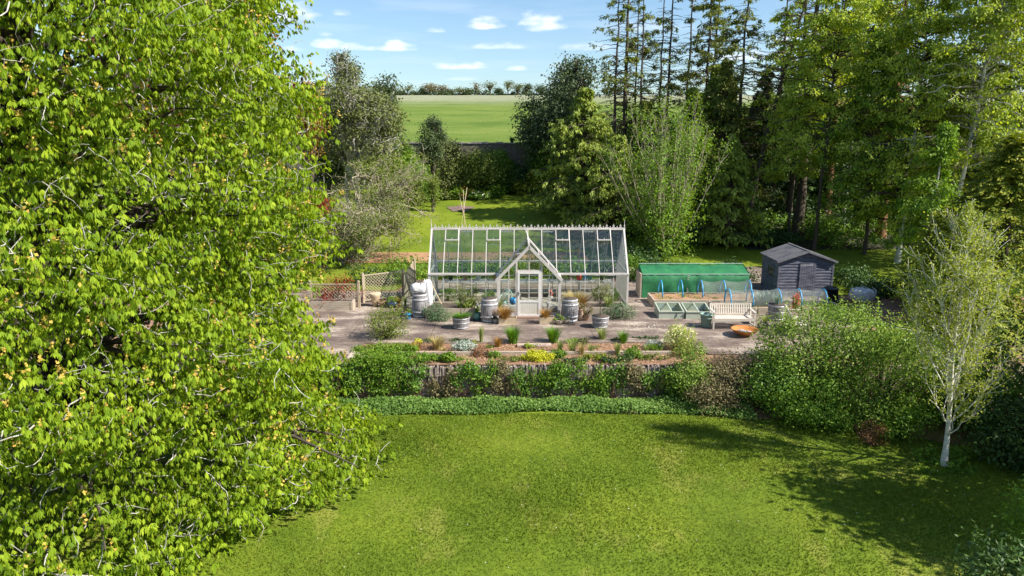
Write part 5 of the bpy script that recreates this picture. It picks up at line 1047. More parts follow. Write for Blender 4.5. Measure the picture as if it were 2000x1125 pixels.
# tall conifers; trunks bare where they cross the sky
CG = 'tall conifers with bare trunks against the sky'
for i, (px, Y, r0, dead, tr, ln, lm, lb, z0, nbr) in enumerate([
        (1199,57,2.9,.55,.17,(.2,0),'pine','tall thin bare trunked conifer at the left edge of the group',2.0,120),(1221,57.5,2.4,.7,.26,(-.1,0),'pine','thickest bare trunk of the left pair of sky conifers',2.0,110),
        (1236,60,2.0,.75,.12,(.3,0),'pine','very slim leaning trunk right of the thick bare trunk',2.5,90),(1251,58,2.4,.7,.16,(0,0),'pine','slim bare conifer fourth from the left of the tall group',2.0,110),
        (1287,60,2.2,.7,.14,(.1,0),'pine','slender conifer left of the middle pair of trunks',3,100),(1300,59,2.3,.65,.17,(.2,0),'pine','slender conifer right of the middle pair of trunks',3,100),
        (1340,62,1.6,.7,.18,(.1,0),'pine','straight dark pole like conifer standing by itself in the sky gap',6,80),(1378,58,2.6,.25,.19,(-.1,0),'pine','tall conifer with green drooping top right of the pole like trunk',3,130),
        (1388,60,2.2,.3,.16,(.2,0),'pine','conifer close behind the green topped one',3,110),(1444,54,3.0,.4,.2,(.1,0),'pine','tall conifer with leafy tiers left of the leaning dark trunk',2,150)]):
    conifer('tall_conifer', lb, 'conifer', (xat(px, Y, 9), Y, gz(0,Y)), 17.5+i%3, r0*1.1, z0, int(nbr*1.15), LM[lm], BARK, 200+i, tr=tr, dens=17, L=.26, Wd=.08, slope=.06, sag=.28, dead=dead, lean=ln, group=CG, shape=2.2, hang=.35)
conifer('leaning_pine', 'dark trunk leaning right across the sky with spidery bare branches', 'conifer', (xat(1462,50,3), 50, gz(0,50)), 18, 3.6, 6.5, 100, LM['pine'], BARK, 215, tr=.2, dens=5, L=.2, Wd=.07, slope=.25, sag=.2, dead=.75, lean=(3.6,0), shape=3)
for i, (px, Y, H, r0, lb, lm) in enumerate([(1345,51,9.6,3.3,'dense dark spruce behind the many stemmed ash','yew'),(1405,52,11.5,3.2,'dense dark spruce right of the many stemmed ash','pine'),(1255,55,8.4,3.2,'brownish spruce behind the left edge of the many stemmed ash','pine'),
        (1425,46,7.0,2.6,'low sweeping spruce with branches touching the ground by the shed','yew'),(1480,56,10.5,3.2,'dark spruce under the leaning trunk','dark'),(1385,56,11.0,3.0,'tall green spruce top below the sky gap','yew')]):
    conifer('spruce', lb, 'conifer', (xat(px,Y,3), Y, gz(0,Y)), H, r0, .8, 230, LM[lm], BARK, 220+i, tr=.22, dens=17, L=.27, Wd=.095, slope=.08, sag=.4, hang=.8, shape=1.5)
# big trunks of the wood
for i, (px, Y, tr, H, bk, dead, r0, lb, z0, lm) in enumerate([(1563,48,.36,24,BARK,.2,3.4,'massive brown trunked larch rising behind the shed',6.5,'lime'),(1617,55,.28,24,BARKO,.3,3.0,'orange brown trunk in shade right of the massive larch',8,'pine'),(1545,53,.22,23,BARK,.3,3.0,'dark trunk close left of the massive larch',7,'lime'),
        (1727,48,.30,23,BARKO,.2,3.0,'sunlit orange conifer trunk above the lit grass',7,'pine'),(1700,56,.2,24,BARK,.3,2.8,'dark slim trunk left of the sunlit orange trunk',7,'pine'),(1660,58,.22,24,BARK,.3,2.8,'dark tall trunk in the middle of the right hand wood',6,'pine'),
        (1800,54,.24,24,BARK,.2,3.0,'tall dark trunk right of the silver birch',6,'pine'),(1510,57,.2,22,BARK,.3,3.0,'slim dark trunk between leaning trunk and larch',6,'lime'),(1600,60,.2,24,BARK,.3,3.0,'tall conifer hidden behind the massive larch',5,'pine'),(1855,50,.22,24,BARK,.2,3.0,'dark conifer behind the upper birch limbs',5,'pine')]):
    conifer('forest_conifer', lb, 'conifer', (xat(px,Y,3), Y, gz(0,Y)), H-4.5, r0, z0, 130, LM[lm], bk, 240+i, tr=tr, dens=13, L=.25, Wd=.09, slope=.08, sag=.35, dead=dead, shape=1.6, hang=.7, group='tall conifers of the right hand wood')
# birches with hanging foliage
for i, (px, Y, ytop, ybot, rpx, tr, ln, lb, n) in enumerate([(1768,42,-60,440,100,.15,(.3,0),'tall silver birch with pale trunk and hanging fresh leaves above the lit grass',420),(1862,40,-80,330,95,.16,(1.6,0),'silver birch with white forked limbs at upper right',420),
        (1600,45,-40,300,86,.12,(.5,0),'airy light green birch in front of the massive larch',300),(1545,47,180,350,60,.1,(.3,0),'low light green birch boughs left of the massive larch',160),(1700,44,120,420,80,.12,(-.4,0),'leafy young birch between orange trunk and larch',300),
        (1930,42,-90,240,80,.12,(.5,0),'light green birch crown in the top right corner',260),(1655,50,-60,200,70,.12,(.2,0),'high pale green birch crown above the shed',200),(1815,38,300,560,60,.11,(.5,0),'slim pale trunked birch leaning behind the golden cypress',130)]):
    zb = 0 if Y < 41 else gz(0,Y); H = zat(max(ytop,-80), Y)-zb+1.5; z0 = max(.8, zat(ybot, Y)-zb)
    conifer('birch_tree', lb, 'tree', (xat(px, Y, 4), Y, zb-.05), H, rpx/F*Y*1.35, z0, int(n*.62), LM['lime'] if i not in (4,7) else LM['fresh'], BARKW if i < 2 else BARKG if i > 5 else BARK, 260+i, bark2=BARK if i not in (1,) else BARKG, tr=tr, dens=27, L=.16, Wd=.105, slope=.55, sag=.62, hang=.9, lean=ln, shape=2.4, tuft=.75, fold=.1, group='silver birches of the wood')
# dense backdrop trees
bk = [(1180,70,175,90,'dark'),(1250,72,190,80,'fresh'),(1330,70,185,90,'dark'),(1410,68,190,90,'mid'),(1480,66,185,80,'fresh'),(1545,70,175,90,'dark'),(1610,66,170,90,'fresh'),(1680,70,150,95,'dark'),(1750,66,120,95,'mid'),(1820,70,90,100,'dark'),(1890,62,60,100,'mid'),(1960,60,20,100,'dark'),(2040,58,0,100,'mid'),(2120,56,0,110,'dark'),
      (1500,60,300,70,'fresh'),(1590,58,300,75,'dark'),(1660,60,290,75,'dark'),(1740,58,280,75,'mid'),(1830,55,260,85,'dark'),(1920,52,200,85,'dark')]
dn = ['behind the drooping spruces','beyond the bare trunked group','behind the middle pair of trunks','beyond the green topped conifer','beyond the leaning trunk','left of the massive larch','behind the massive larch','behind the orange trunk in shade','behind the silver birch trunk','right of the silver birch','behind the forked birch limbs','in the top right corner','at the right frame edge','beyond the right frame edge','low below the leaning trunk','low behind the massive larch','low behind the shed roof ridge','low behind the sunlit orange trunk','low right of the silver birch','low behind the golden cypress']
for i, (px, Y, yt, rp, lm) in enumerate(bk):
    yt = max(yt, 185)
    pxtree('woodland_tree', {'dark':'dark','mid':'mid green','fresh':'fresh green'}[lm]+' dense woodland tree '+dn[i], px, Y, yt, 430, rp, LM[lm], BARK, 400+i, 10, .45, ncl=420, per=28, clr=1.0, L=.32, Wd=.2, nl=16, tr=.28, group='dense trees at the back of the wood')
# understorey
rg = R(90)
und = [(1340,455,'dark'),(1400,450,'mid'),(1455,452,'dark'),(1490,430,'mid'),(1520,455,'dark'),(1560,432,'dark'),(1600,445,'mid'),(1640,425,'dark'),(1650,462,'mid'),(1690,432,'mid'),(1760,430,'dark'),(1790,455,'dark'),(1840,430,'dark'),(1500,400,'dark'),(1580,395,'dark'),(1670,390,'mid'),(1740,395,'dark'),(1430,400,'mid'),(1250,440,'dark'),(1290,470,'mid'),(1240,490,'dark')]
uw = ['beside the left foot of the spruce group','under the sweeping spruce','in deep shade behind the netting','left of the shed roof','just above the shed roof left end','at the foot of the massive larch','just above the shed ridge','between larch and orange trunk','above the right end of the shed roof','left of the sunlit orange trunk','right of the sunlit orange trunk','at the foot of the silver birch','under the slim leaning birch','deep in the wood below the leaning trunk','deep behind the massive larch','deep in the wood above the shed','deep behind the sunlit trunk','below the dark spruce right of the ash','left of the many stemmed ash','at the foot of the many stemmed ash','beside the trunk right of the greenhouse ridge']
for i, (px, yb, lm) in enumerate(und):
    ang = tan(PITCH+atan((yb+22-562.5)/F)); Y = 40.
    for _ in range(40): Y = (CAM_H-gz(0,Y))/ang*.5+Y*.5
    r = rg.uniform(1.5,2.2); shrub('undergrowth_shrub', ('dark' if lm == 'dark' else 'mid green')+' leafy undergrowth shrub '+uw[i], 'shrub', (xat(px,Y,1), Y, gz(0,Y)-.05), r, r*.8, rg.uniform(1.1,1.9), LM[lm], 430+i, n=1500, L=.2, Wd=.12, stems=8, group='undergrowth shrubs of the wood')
# golden and dark cypresses on the right edge
def cypress(name, label, px, Y, H, r, lm, seed, n=2600, z0=0.0):
    rg = R(seed); x = xat(px,Y,3); t = thing(name, label, 'conifer', (x, Y, z0-.05)); MB().tube([(0,0,0),(.1,0,H*.5),(0,.05,H*.92)],[.28,.18,.04],8).build('trunk', BARK, t, True)
    z = H*rg.random(n)**.95; a = rg.uniform(0,2*pi,n); R_ = r*(np.clip(1-(z/H)**1.8,.04,1))*np.clip(.75+z/H*1.2,0,1); R_ = R_*(1+.16*np.sin(4*a+z*1.1)+.12*np.sin(9*a-z*2))-rg.random(n)**1.5*r*.35
    C = np.stack([R_*np.cos(a), R_*np.sin(a), z], 1); O = np.stack([np.cos(a), np.sin(a), .25+0*a], 1); per = 22; i = np.repeat(np.arange(n), per); f = rg.random(n*per)
    S2 = np.cross(O, (0,0,1)); ax = unit(O*.9+np.array([0,0,-.55])+rg.normal(0,.18,(n,3))); side = rg.choice([-1,1],n*per)[:,None]
    P = C[i]+ax[i]*(f*.55)[:,None]+S2[i]*side*(.16*(1-f))[:,None]*rg.random(n*per)[:,None]; Ax = ax[i]+S2[i]*side*.55+rg.normal(0,.2,(n*per,3)); Nn = unit(O[i]*.8+np.array([0,0,.8])+rg.normal(0,.3,(n*per,3)))
    V, Q = leaves(P, Nn, Ax, .16*rg.uniform(.6,1.2,n*per), .06, .15); npmesh('crown', V, Q, lm, t, np.clip(.6*f+.4*rg.random(n)[i],0,1)); return t
cypress('golden_cypress', 'big golden green cypress with fan like sprays at the right edge', 1955, 28.5, 7.6, 2.9, LM['gold'], 50, 3000)
cypress('golden_cypress', 'smaller golden cypress left of the big one behind the young birch', 1850, 31.5, 4.5, 1.5, LM['gold'], 51, 1300)
cypress('dark_cypress', 'very tall dark cypress in the top right corner', 2035, 40, 15.5, 3.6, LM['dark'], 52, 2600)
cypress('dark_cypress', 'dark cypress bush below the golden cypress at the right edge', 1900, 25.0, 3.6, 1.7, LM['gold'], 53, 1200)
# ---------------------------------------------------------------- big shrubs on the right of the lawn
shrub('philadelphus_bush', 'large light green leafy bush right of the patio, its left dome', 'bush', (xat(1600,22.4,0), 22.2, LAWN), 2.05, 1.9, 3.55, LM['bush'], 60, n=22000, L=.088, Wd=.05, shoots=200, nlobe=9, clr=.42, stems=40)
shrub('philadelphus_bush', 'large light green leafy bush right of the patio, its right dome near the young birch', 'bush', (xat(1722,20.9,0), 21.0, LAWN), 1.75, 1.7, 3.4, LM['bush'], 61, n=19000, L=.085, Wd=.05, shoots=160, nlobe=9, clr=.4, stems=40)
shrub('holly_bush', 'dark glossy green bush low at the left foot of the large light green bush', 'bush', (xat(1500,22.0,0), 21.9, LAWN), 1.15, 1.1, 1.9, LM['ivy'], 62, n=6500, L=.08, Wd=.055, nlobe=8, clr=.3)
shrub('holly_bush', 'dark glossy bush at the lawn edge below the large light green bush', 'bush', (xat(1600,20.4,0), 20.6, LAWN), 1.35, 1.0, 1.55, LM['mid'], 63, n=7000, L=.08, Wd=.055, nlobe=8, clr=.3)
shrub('spirea_bush', 'brown tinged bush with faded flowers on the wall end left of the dark bush', 'bush', (xat(1415,22.6,0), 22.5, LAWN), 1.05, .9, 1.95, LM['brownbush'], 64, n=8000, L=.07, Wd=.04, nlobe=8, clr=.3, shoots=60)
shrub('garden_bush', 'olive green bush on the stone wall below the cream flowered shrub', 'bush', (xat(1345,22.7,0), 22.6, LAWN), .75, .7, 1.9, LM['bush'], 65, n=6000, L=.075, Wd=.045, nlobe=8, clr=.3, shoots=40)
shrub('spirea_bush', 'low brown green shrub in front of the faded flower bush', 'bush', (xat(1400,21.7,0), 21.7, LAWN), .9, .6, 1.15, LM['brownbush'], 66, n=3500, L=.07, Wd=.04, nlobe=7, clr=.25)
shrub('cotoneaster', 'reddish brown twiggy shrub under the right side of the large light green bush', 'shrub', (xat(1712,19.0,0), 19.2, LAWN), .5, .45, 1.0, LM['rust'], 67, n=900, L=.06, Wd=.035, nlobe=5)
shrub('garden_bush', 'low dark foliage between the large bush and the birch stem', 'bush', (xat(1770,19.6,0), 19.7, LAWN), 1.0, .9, 1.3, LM['mid'], 68, n=4500, L=.08, Wd=.05, nlobe=7)
for i, (px, Y, w, h, lm, lb) in enumerate([(1880,21.0,1.5,2.2,'mid','shaded green bush behind the young birch'),(1960,20.2,1.6,2.6,'mid','shaded green bush at the right frame edge behind the birch'),(2010,18.0,1.4,1.9,'dark','dark bush at the right frame edge level with the birch foot'),(1830,23.5,1.6,2.4,'dark','dark bush between large bush and golden cypress'),(2110,18.5,2.4,6.0,'dark','tall dark shrub just beyond the right frame edge')]):
    shrub('garden_bush', lb, 'bush', (xat(px,Y,0), Y, LAWN), w, w*.9, h, LM[lm], 70+i, n=6500, L=.11, Wd=.07, nlobe=8)
# evergreen tips in the bottom right corner
shrub('rhododendron', 'dark glossy evergreen shrub in the bottom right corner with pale shoot tips', 'shrub', (9.2, 11.3, LAWN), 1.3, .9, 1.75, LM['dark'], 80, n=3800, L=.12, Wd=.05, nlobe=7, shoots=50)
shrub('rhododendron', 'dark evergreen shrub with pale tips at the right frame edge above the corner', 'shrub', (10.9, 13.2, LAWN), .9, .8, 1.9, LM['mid'], 81, n=3000, L=.1, Wd=.045, nlobe=7, shoots=60)
# young white birch on the lawn
def youngbirch():
    rg = R(33); Y = 17.85; t = thing('young_birch', 'young white stemmed birch with thin leaves on the right of the lawn', 'tree', (xat(1843,Y,LAWN), Y, LAWN)); A = Acc(); H = 6.9
    zz = np.linspace(0, H, 13); tr_ = np.stack([-.25*(zz/H)+.05*np.sin(zz*1.3), .05*np.sin(zz), zz], 1); tr_[0,2] = -.05
    V, Q = tubes(tr_[None], (np.interp(zz,[0,.3,1,H],[.105,.075,.06,.01]))[None], 10); A.add(V, Q)
    st = []   # secondary leaders and boughs rise steeply
    n = 40; h = np.linspace(.8, 5.7, n)+rg.normal(0,.1,n); a = rg.uniform(0,2*pi,n); rr = np.interp(h,[.5,1.8,3.5,6],[1.35,1.45,1.1,.33])*rg.uniform(.7,1.1,n)
    P0 = np.stack([np.interp(h,zz,tr_[:,0]), np.interp(h,zz,tr_[:,1]), h], 1); T = P0+np.stack([np.cos(a)*rr, np.sin(a)*rr, rr*rg.uniform(.9,1.5,n)+.35], 1); mid = P0+(T-P0)*[.62,.62,.36]
    P = bez(P0, mid, T, 9); P[:,2:-1] += rg.normal(0,.03,(n,6,3)); V, Q = tubes(P, np.linspace(1,.15,9)[None]*(.011+.009*rr)[:,None], 6); A.add(V, Q)
    for s in (-1,1): q = np.array([tr_[3],tr_[3]+[s*.12,.03,.7],tr_[3]+[s*.26,.05,1.9],tr_[3]+[s*.33,.05,3.6]]); V, Q = tubes(q[None], np.array([[.036,.032,.026,.01]]), 7); A.add(V, Q)
    m = 620; i = rg.integers(0,n,m); j = rg.integers(3,9,m); p = P[i,j]; d = unit(P[i,j]-P[i,j-1]); B = wander(rg, p, d+rg.normal(0,.5,p.shape)+[0,0,.2], rg.uniform(.3,.85,m), 6, .14, .05)
    m2 = 110; hh = rg.uniform(3.2,H,m2); p = np.stack([np.interp(hh,zz,tr_[:,0]), 0*hh, hh], 1); B2 = wander(rg, p, rg.normal(0,1,(m2,3))*[1,1,.2]+[0,0,.9], rg.uniform(.3,.8,m2)*(1.25-.12*hh)[:,]**1, 6, .12, .05); B = np.concatenate([B, B2])
    V, Q = tubes(B, np.linspace(1,.4,6)[None]*np.full((len(B),1),.009), 4); A.add(V, Q); A.build('trunk', BARKW, t, True)
    k = 18; i = np.repeat(np.arange(len(B)), k); f = rg.uniform(.5,5,len(i)); f0 = np.minimum(f.astype(int),4); fr = (f-f0)[:,None]; c = B[i,f0]*(1-fr)+B[i,f0+1]*fr+rg.normal(0,.075,(len(i),3))
    V, Q = leaves(c, rg.normal(0,.7,c.shape)+[.2,-.2,.8], rg.normal(0,.8,c.shape)+[0,0,-.5], .066*rg.uniform(.6,1.25,len(c)), .05); npmesh('crown', V, Q, LM['birch'], t, np.clip(.5*rg.random(len(B))[i]+.5*rg.random(len(c)),0,1))
youngbirch()
shrub('ground_plant', 'low green plants ringed round the foot of the young birch', 'plant', (xat(1850,17.6,LAWN), 17.7, LAWN), .95, .45, .22, LM['mid'], 84, n=900, L=.09, Wd=.05, stems=0, nlobe=8)
shrub('ground_plant', 'fresh green leafy plant right of the young birch foot', 'plant', (xat(1885,18.1,LAWN), 18.3, LAWN), .4, .35, .38, LM['fresh'], 85, n=350, L=.1, Wd=.05, stems=0)
shrub('ground_plant', 'fresh green leafy plant left of the young birch foot', 'plant', (xat(1812,18.2,LAWN), 18.4, LAWN), .4, .35, .38, LM['mid'], 86, n=350, L=.1, Wd=.05, stems=0)
# ---------------------------------------------------------------- climbers on the retaining wall, ground cover
cl = [(560,.7,'mid','mid green climber at the left end of the wall under the chestnut edge'),(612,.75,'mid','leafy climber on the wall just right of the chestnut shade'),(665,.8,'ivy','thick climber on the wall below the paving slab'),(712,.85,'mid','bushy climber on the wall below the left end of the bed'),(765,.8,'fresh','full bright climber below the low green plants'),(815,.55,'ivy','dense climber left of the bare patch of upright slates'),
      (868,.42,'brownbush','narrow climber with arching stems on the bare slates'),(905,.42,'ivy','small climber in the middle of the bare slate patch'),(948,.4,'mid','small sprig climber below the dark red shrub'),(985,.42,'brownbush','sparse climber left of the bed of yellow mounds'),(1022,.5,'ivy','leafy climber just left of the yellow mound'),(1068,.6,'mid','bushy climber under the yellow mound'),
      (1110,.6,'ivy','thick climber right of the yellow mound'),(1155,.55,'fresh','bright leaved climber in the right half of the wall'),(1195,.55,'ivy','dense climber left of the last bare slates'),(1240,.5,'brownbush','climber right of the last bare slates'),(1290,.65,'ivy','dark leaved climber at the right end of the wall')]
for i, (px, w, lm, lb) in enumerate(cl):
    rg = R(150+i); t = thing('wall_climber', lb, 'climbing plant', (xat(px,23,-.6), 22.86, LAWN+.12), 0, 'climbing plants on the stone wall'); n = int(2900*w); lob = []
    for q in range(8): lob.append((rg.uniform(-w,w)*.8, rg.uniform(-.08,.06), rg.uniform(.2,1.0), w*rg.uniform(.25,.5), .2, rg.uniform(.14,.3)))
    C, N = shell(rg, lob, n//10, .5, .5); V, Q, rr = leafcloud(rg, C, N*[1,1,1]+[0,-.5,.2], 11, .17, .075, .055, .5, .4, 1); npmesh('foliage', V, Q, LM[lm], t, rr)
    k = 16; P0 = np.stack([rg.uniform(-w*.3,w*.3,k), np.full(k,-.05), np.zeros(k)-.1], 1); P = wander(rg, P0, rg.normal(0,.35,(k,3))*[1,.1,.5]+[0,-.02,1], rg.uniform(.6,1.2,k), 7, .22, .1); V, Q = tubes(P, np.linspace(1,.4,7)[None]*np.full((k,1),.011), 4); npmesh('stem', V, Q, mat('reddish climber stem',(.22,.11,.07),(.12,.07,.05)) if i == 0 else bpy.data.materials['reddish climber stem'], t, None, True)
rg = R(160); n = 36000; X = rg.uniform(-9.5, 7.6, n); yb = 21.35+.22*np.sin(X*.35+1)+.1*np.sin(X*1.3)+np.where(X < -5.5,.3,0)-np.where(X > 5, .15*(X-5), 0); f = rg.random(n); Y_ = yb+f*(22.7-yb)
hh = (.08+.20*np.sin(pi*np.clip(f*.8+.15,0,1)))*(.8+.3*np.sin(X*2.1)*np.sin(Y_*3)+.15*np.sin(X*5.3)); P = np.stack([X, Y_, LAWN+hh*rg.uniform(.35,1.05,n)], 1); clr = .5+.3*np.sin(X*.8+2)*np.sin(Y_*2+X)
V, Q = leaves(P, rg.normal(0,.45,P.shape)+[.0,-.25,1], rg.normal(size=P.shape)+[0,0,-.2], .085*rg.uniform(.6,1.2,n), .062, .15); tag(npmesh('ground_cover', V, Q, LM['nettle'], None, np.clip(clr*.55+.45*rg.random(n),0,1)), 'leafy blue green ground cover strip along the foot of the stone wall', 'ground cover', kind='stuff')
xs_ = lin(-10, 7.2, 60); sheet('border_soil', [(-10,23.0)]+[(q, 21.44+.22*sin(q*.35+1)+.1*sin(q*1.3)+(.3 if q < -5.5 else 0)-max(0,.15*(q-5))+rg.normal(0,.05)) for q in xs_]+[(8.5,21.0),(10,20.6),(12,19.6),(14,18.4),(16,18.2),(16,23.0)], M_SOIL, LAWN+.01)
# lawn grass: short blades, too many to count
rg = R(161); n = 150000; Y_ = 12.3+9.2*rg.random(n)**.85; X = rg.uniform(-7.5, 14, n); P = np.stack([X, Y_, np.full(n, LAWN)], 1); a = rg.uniform(0,2*pi,n); hgt = rg.uniform(.02,.055,n)*(1+.5*np.sin(X*.7+1)*np.sin(Y_*.9)); w = .013
Dd = np.stack([np.cos(a), np.sin(a), 0*a], 1)*w; ln = rg.normal(0,.025,(n,3))*[1,1,0]; ln[:,0] += .012
V = np.stack([P-Dd, P+Dd, P+ln+np.array([0,0,1])*hgt[:,None]], 1).reshape(-1,3); LM['turf'] = leafmat('turf blade', (.075,.12,.008), (.13,.185,.013), (.28,.29,.05), .3, .6, .2)
pr = .42+.2*np.sin(X*.5+.9*Y_+1.5*np.sin(X*.37))*np.sin(Y_*.8-.4*X+1)+.14*np.sin(X*2.3+Y_+2*np.sin(Y_*.9))*np.sin(Y_*2.9+X)+.6*np.maximum(0,np.sin(X*.8-Y_*.5+2)*np.sin(Y_*.9+X*.3+.5*np.sin(X*1.7))-.72); tag(npmesh('lawn_grass', V, np.arange(3*n).reshape(n,3), LM['turf'], None, np.clip(pr*.8+.2*rg.random(n),0,1)), 'short mown grass blades across the front lawn', 'grass', kind='stuff')
# daisies
rg = R(162); n = 170; P = np.stack([rg.uniform(-5,12,n), rg.uniform(13,21,n), np.full(n, LAWN+.045)], 1); P[:40] = [-4.2,16.6,LAWN+.045]+rg.normal(0,.4,(40,3))*[1,1,0]; V, Q = leaves(P, np.tile([0,0,1.],(n,1)), rg.normal(size=P.shape)*[1,1,0], .03, .03, 0); tag(npmesh('daisies', V, Q, LM['white'], None, rg.random(n)), 'scattered tiny white and pale daisies in the front lawn', 'flowers', kind='stuff')
# mulch chips, twigs on soil
rg = R(163); n = 9000; X = rg.uniform(-5.3,6.8,n); Y_ = rg.uniform(23.25,25.4,n); P = np.stack([X,Y_,rg.uniform(-.005,.03,n)],1); V, Q = leaves(P, rg.normal(0,.4,P.shape)+[0,0,1], rg.normal(size=P.shape)*[1,1,.2], .06*rg.uniform(.4,1.2,n), .03, .05); LM['chips'] = leafmat('bark chips', (.20,.10,.055), (.42,.23,.12), (.60,.40,.25), 0, .9, .2)
tag(npmesh('bark_mulch', V, Q, LM['chips'], None, rg.random(n)), 'reddish bark mulch chips over the planting bed', 'mulch', kind='stuff')
rg = R(164); n = 60; P = np.stack([rg.normal(xat(1258,27.6), .45, n), rg.normal(27.6,.35,n), np.full(n, T+.012)],1); V, Q = leaves(P, np.tile([0,0,1.],(n,1)), rg.normal(size=P.shape)*[1,1,0], .07, .05, .1); tag(npmesh('fallen_petals', V, Q, LM['white'], None, rg.random(n)), 'scattered pale petals on the dark patio left of the cold frames', 'petals', kind='stuff')
rg = R(165); n = 1500; X = rg.uniform(-8,14,n); Y_ = rg.uniform(24,34,n); k_ = (Y_ > 25.7) | (X > 7); X = X[k_]; Y_ = Y_[k_]; n = len(X); P = np.stack([X,Y_,np.full(n,T+.008)],1); V, Q = leaves(P, np.tile([0,0,1.],(n,1))+rg.normal(0,.2,(n,3)), rg.normal(size=P.shape)*[1,1,0], .05, .025, .1); tag(npmesh('leaf_litter', V, Q, LM['rust'], None, rg.random(n)), 'small brown dead leaves strewn over the patio', 'leaf litter', kind='stuff')
# ---------------------------------------------------------------- plants of the beds
def G(px, py, z=0.0): Y = yat(py, z); return (xat(px, Y, z), Y, z)
for nm, lb, px, py, h, sp_, lm, n, ar in [
    ('ornamental_grass','straw coloured grass tuft at the left of the upper bed',855,681,.52,.32,'straw',150,.6),('ornamental_grass','upright feathery pale grass left of the middle of the bed',940,669,.62,.10,'palegrass',90,.3),
    ('ornamental_grass','short bronze grass between pale grass and bright green clump',973,676,.4,.2,'bronze',90,.5),('ornamental_grass','bright green rushy clump left of the stone step',1002,669,.62,.28,'grass',330,.35),
    ('ornamental_grass','bright green rushy clump right of the stone step',1081,668,.58,.28,'grass',330,.35),('ornamental_grass','pale wispy grass tuft at the patio edge right of the door line',1176,663,.46,.22,'palegrass',150,.4),
    ('ornamental_grass','mid green grass tuft right of the pale wispy one',1217,669,.48,.22,'grass',130,.4),('ornamental_grass','slim pale grass below the right green clump at the timber edge',1094,686,.42,.14,'palegrass',70,.3),
    ('ornamental_grass','yellow pale grass tuft on the timber edging',1117,689,.5,.2,'palegrass',110,.4),('ornamental_grass','slender straw grass beside the yellow pale tuft',1136,692,.42,.14,'straw',70,.3),
    ('ornamental_grass','thin pale grass left of the slim green one on the edging',1154,690,.36,.14,'palegrass',60,.3),('ornamental_grass','slim green grass standing out over the edging at right',1206,693,.48,.13,'palegrass',90,.3),
    ('ornamental_grass','small pale grass at the right end of the edging',1262,690,.32,.1,'palegrass',60,.3),('ornamental_grass','small rust coloured grass beside the low green plants at left',812,683,.32,.3,'bronze',130,.6),
    ('ornamental_grass','low straw grass in front of the straw coloured tuft',866,688,.2,.15,'straw',50,.5)]:
    x, y, z = G(px, py); grassclump(nm, lb, (x, y, 0), h, sp_, LM[lm], int(px+py), n, .016, ar, group='grasses of the planting bed')
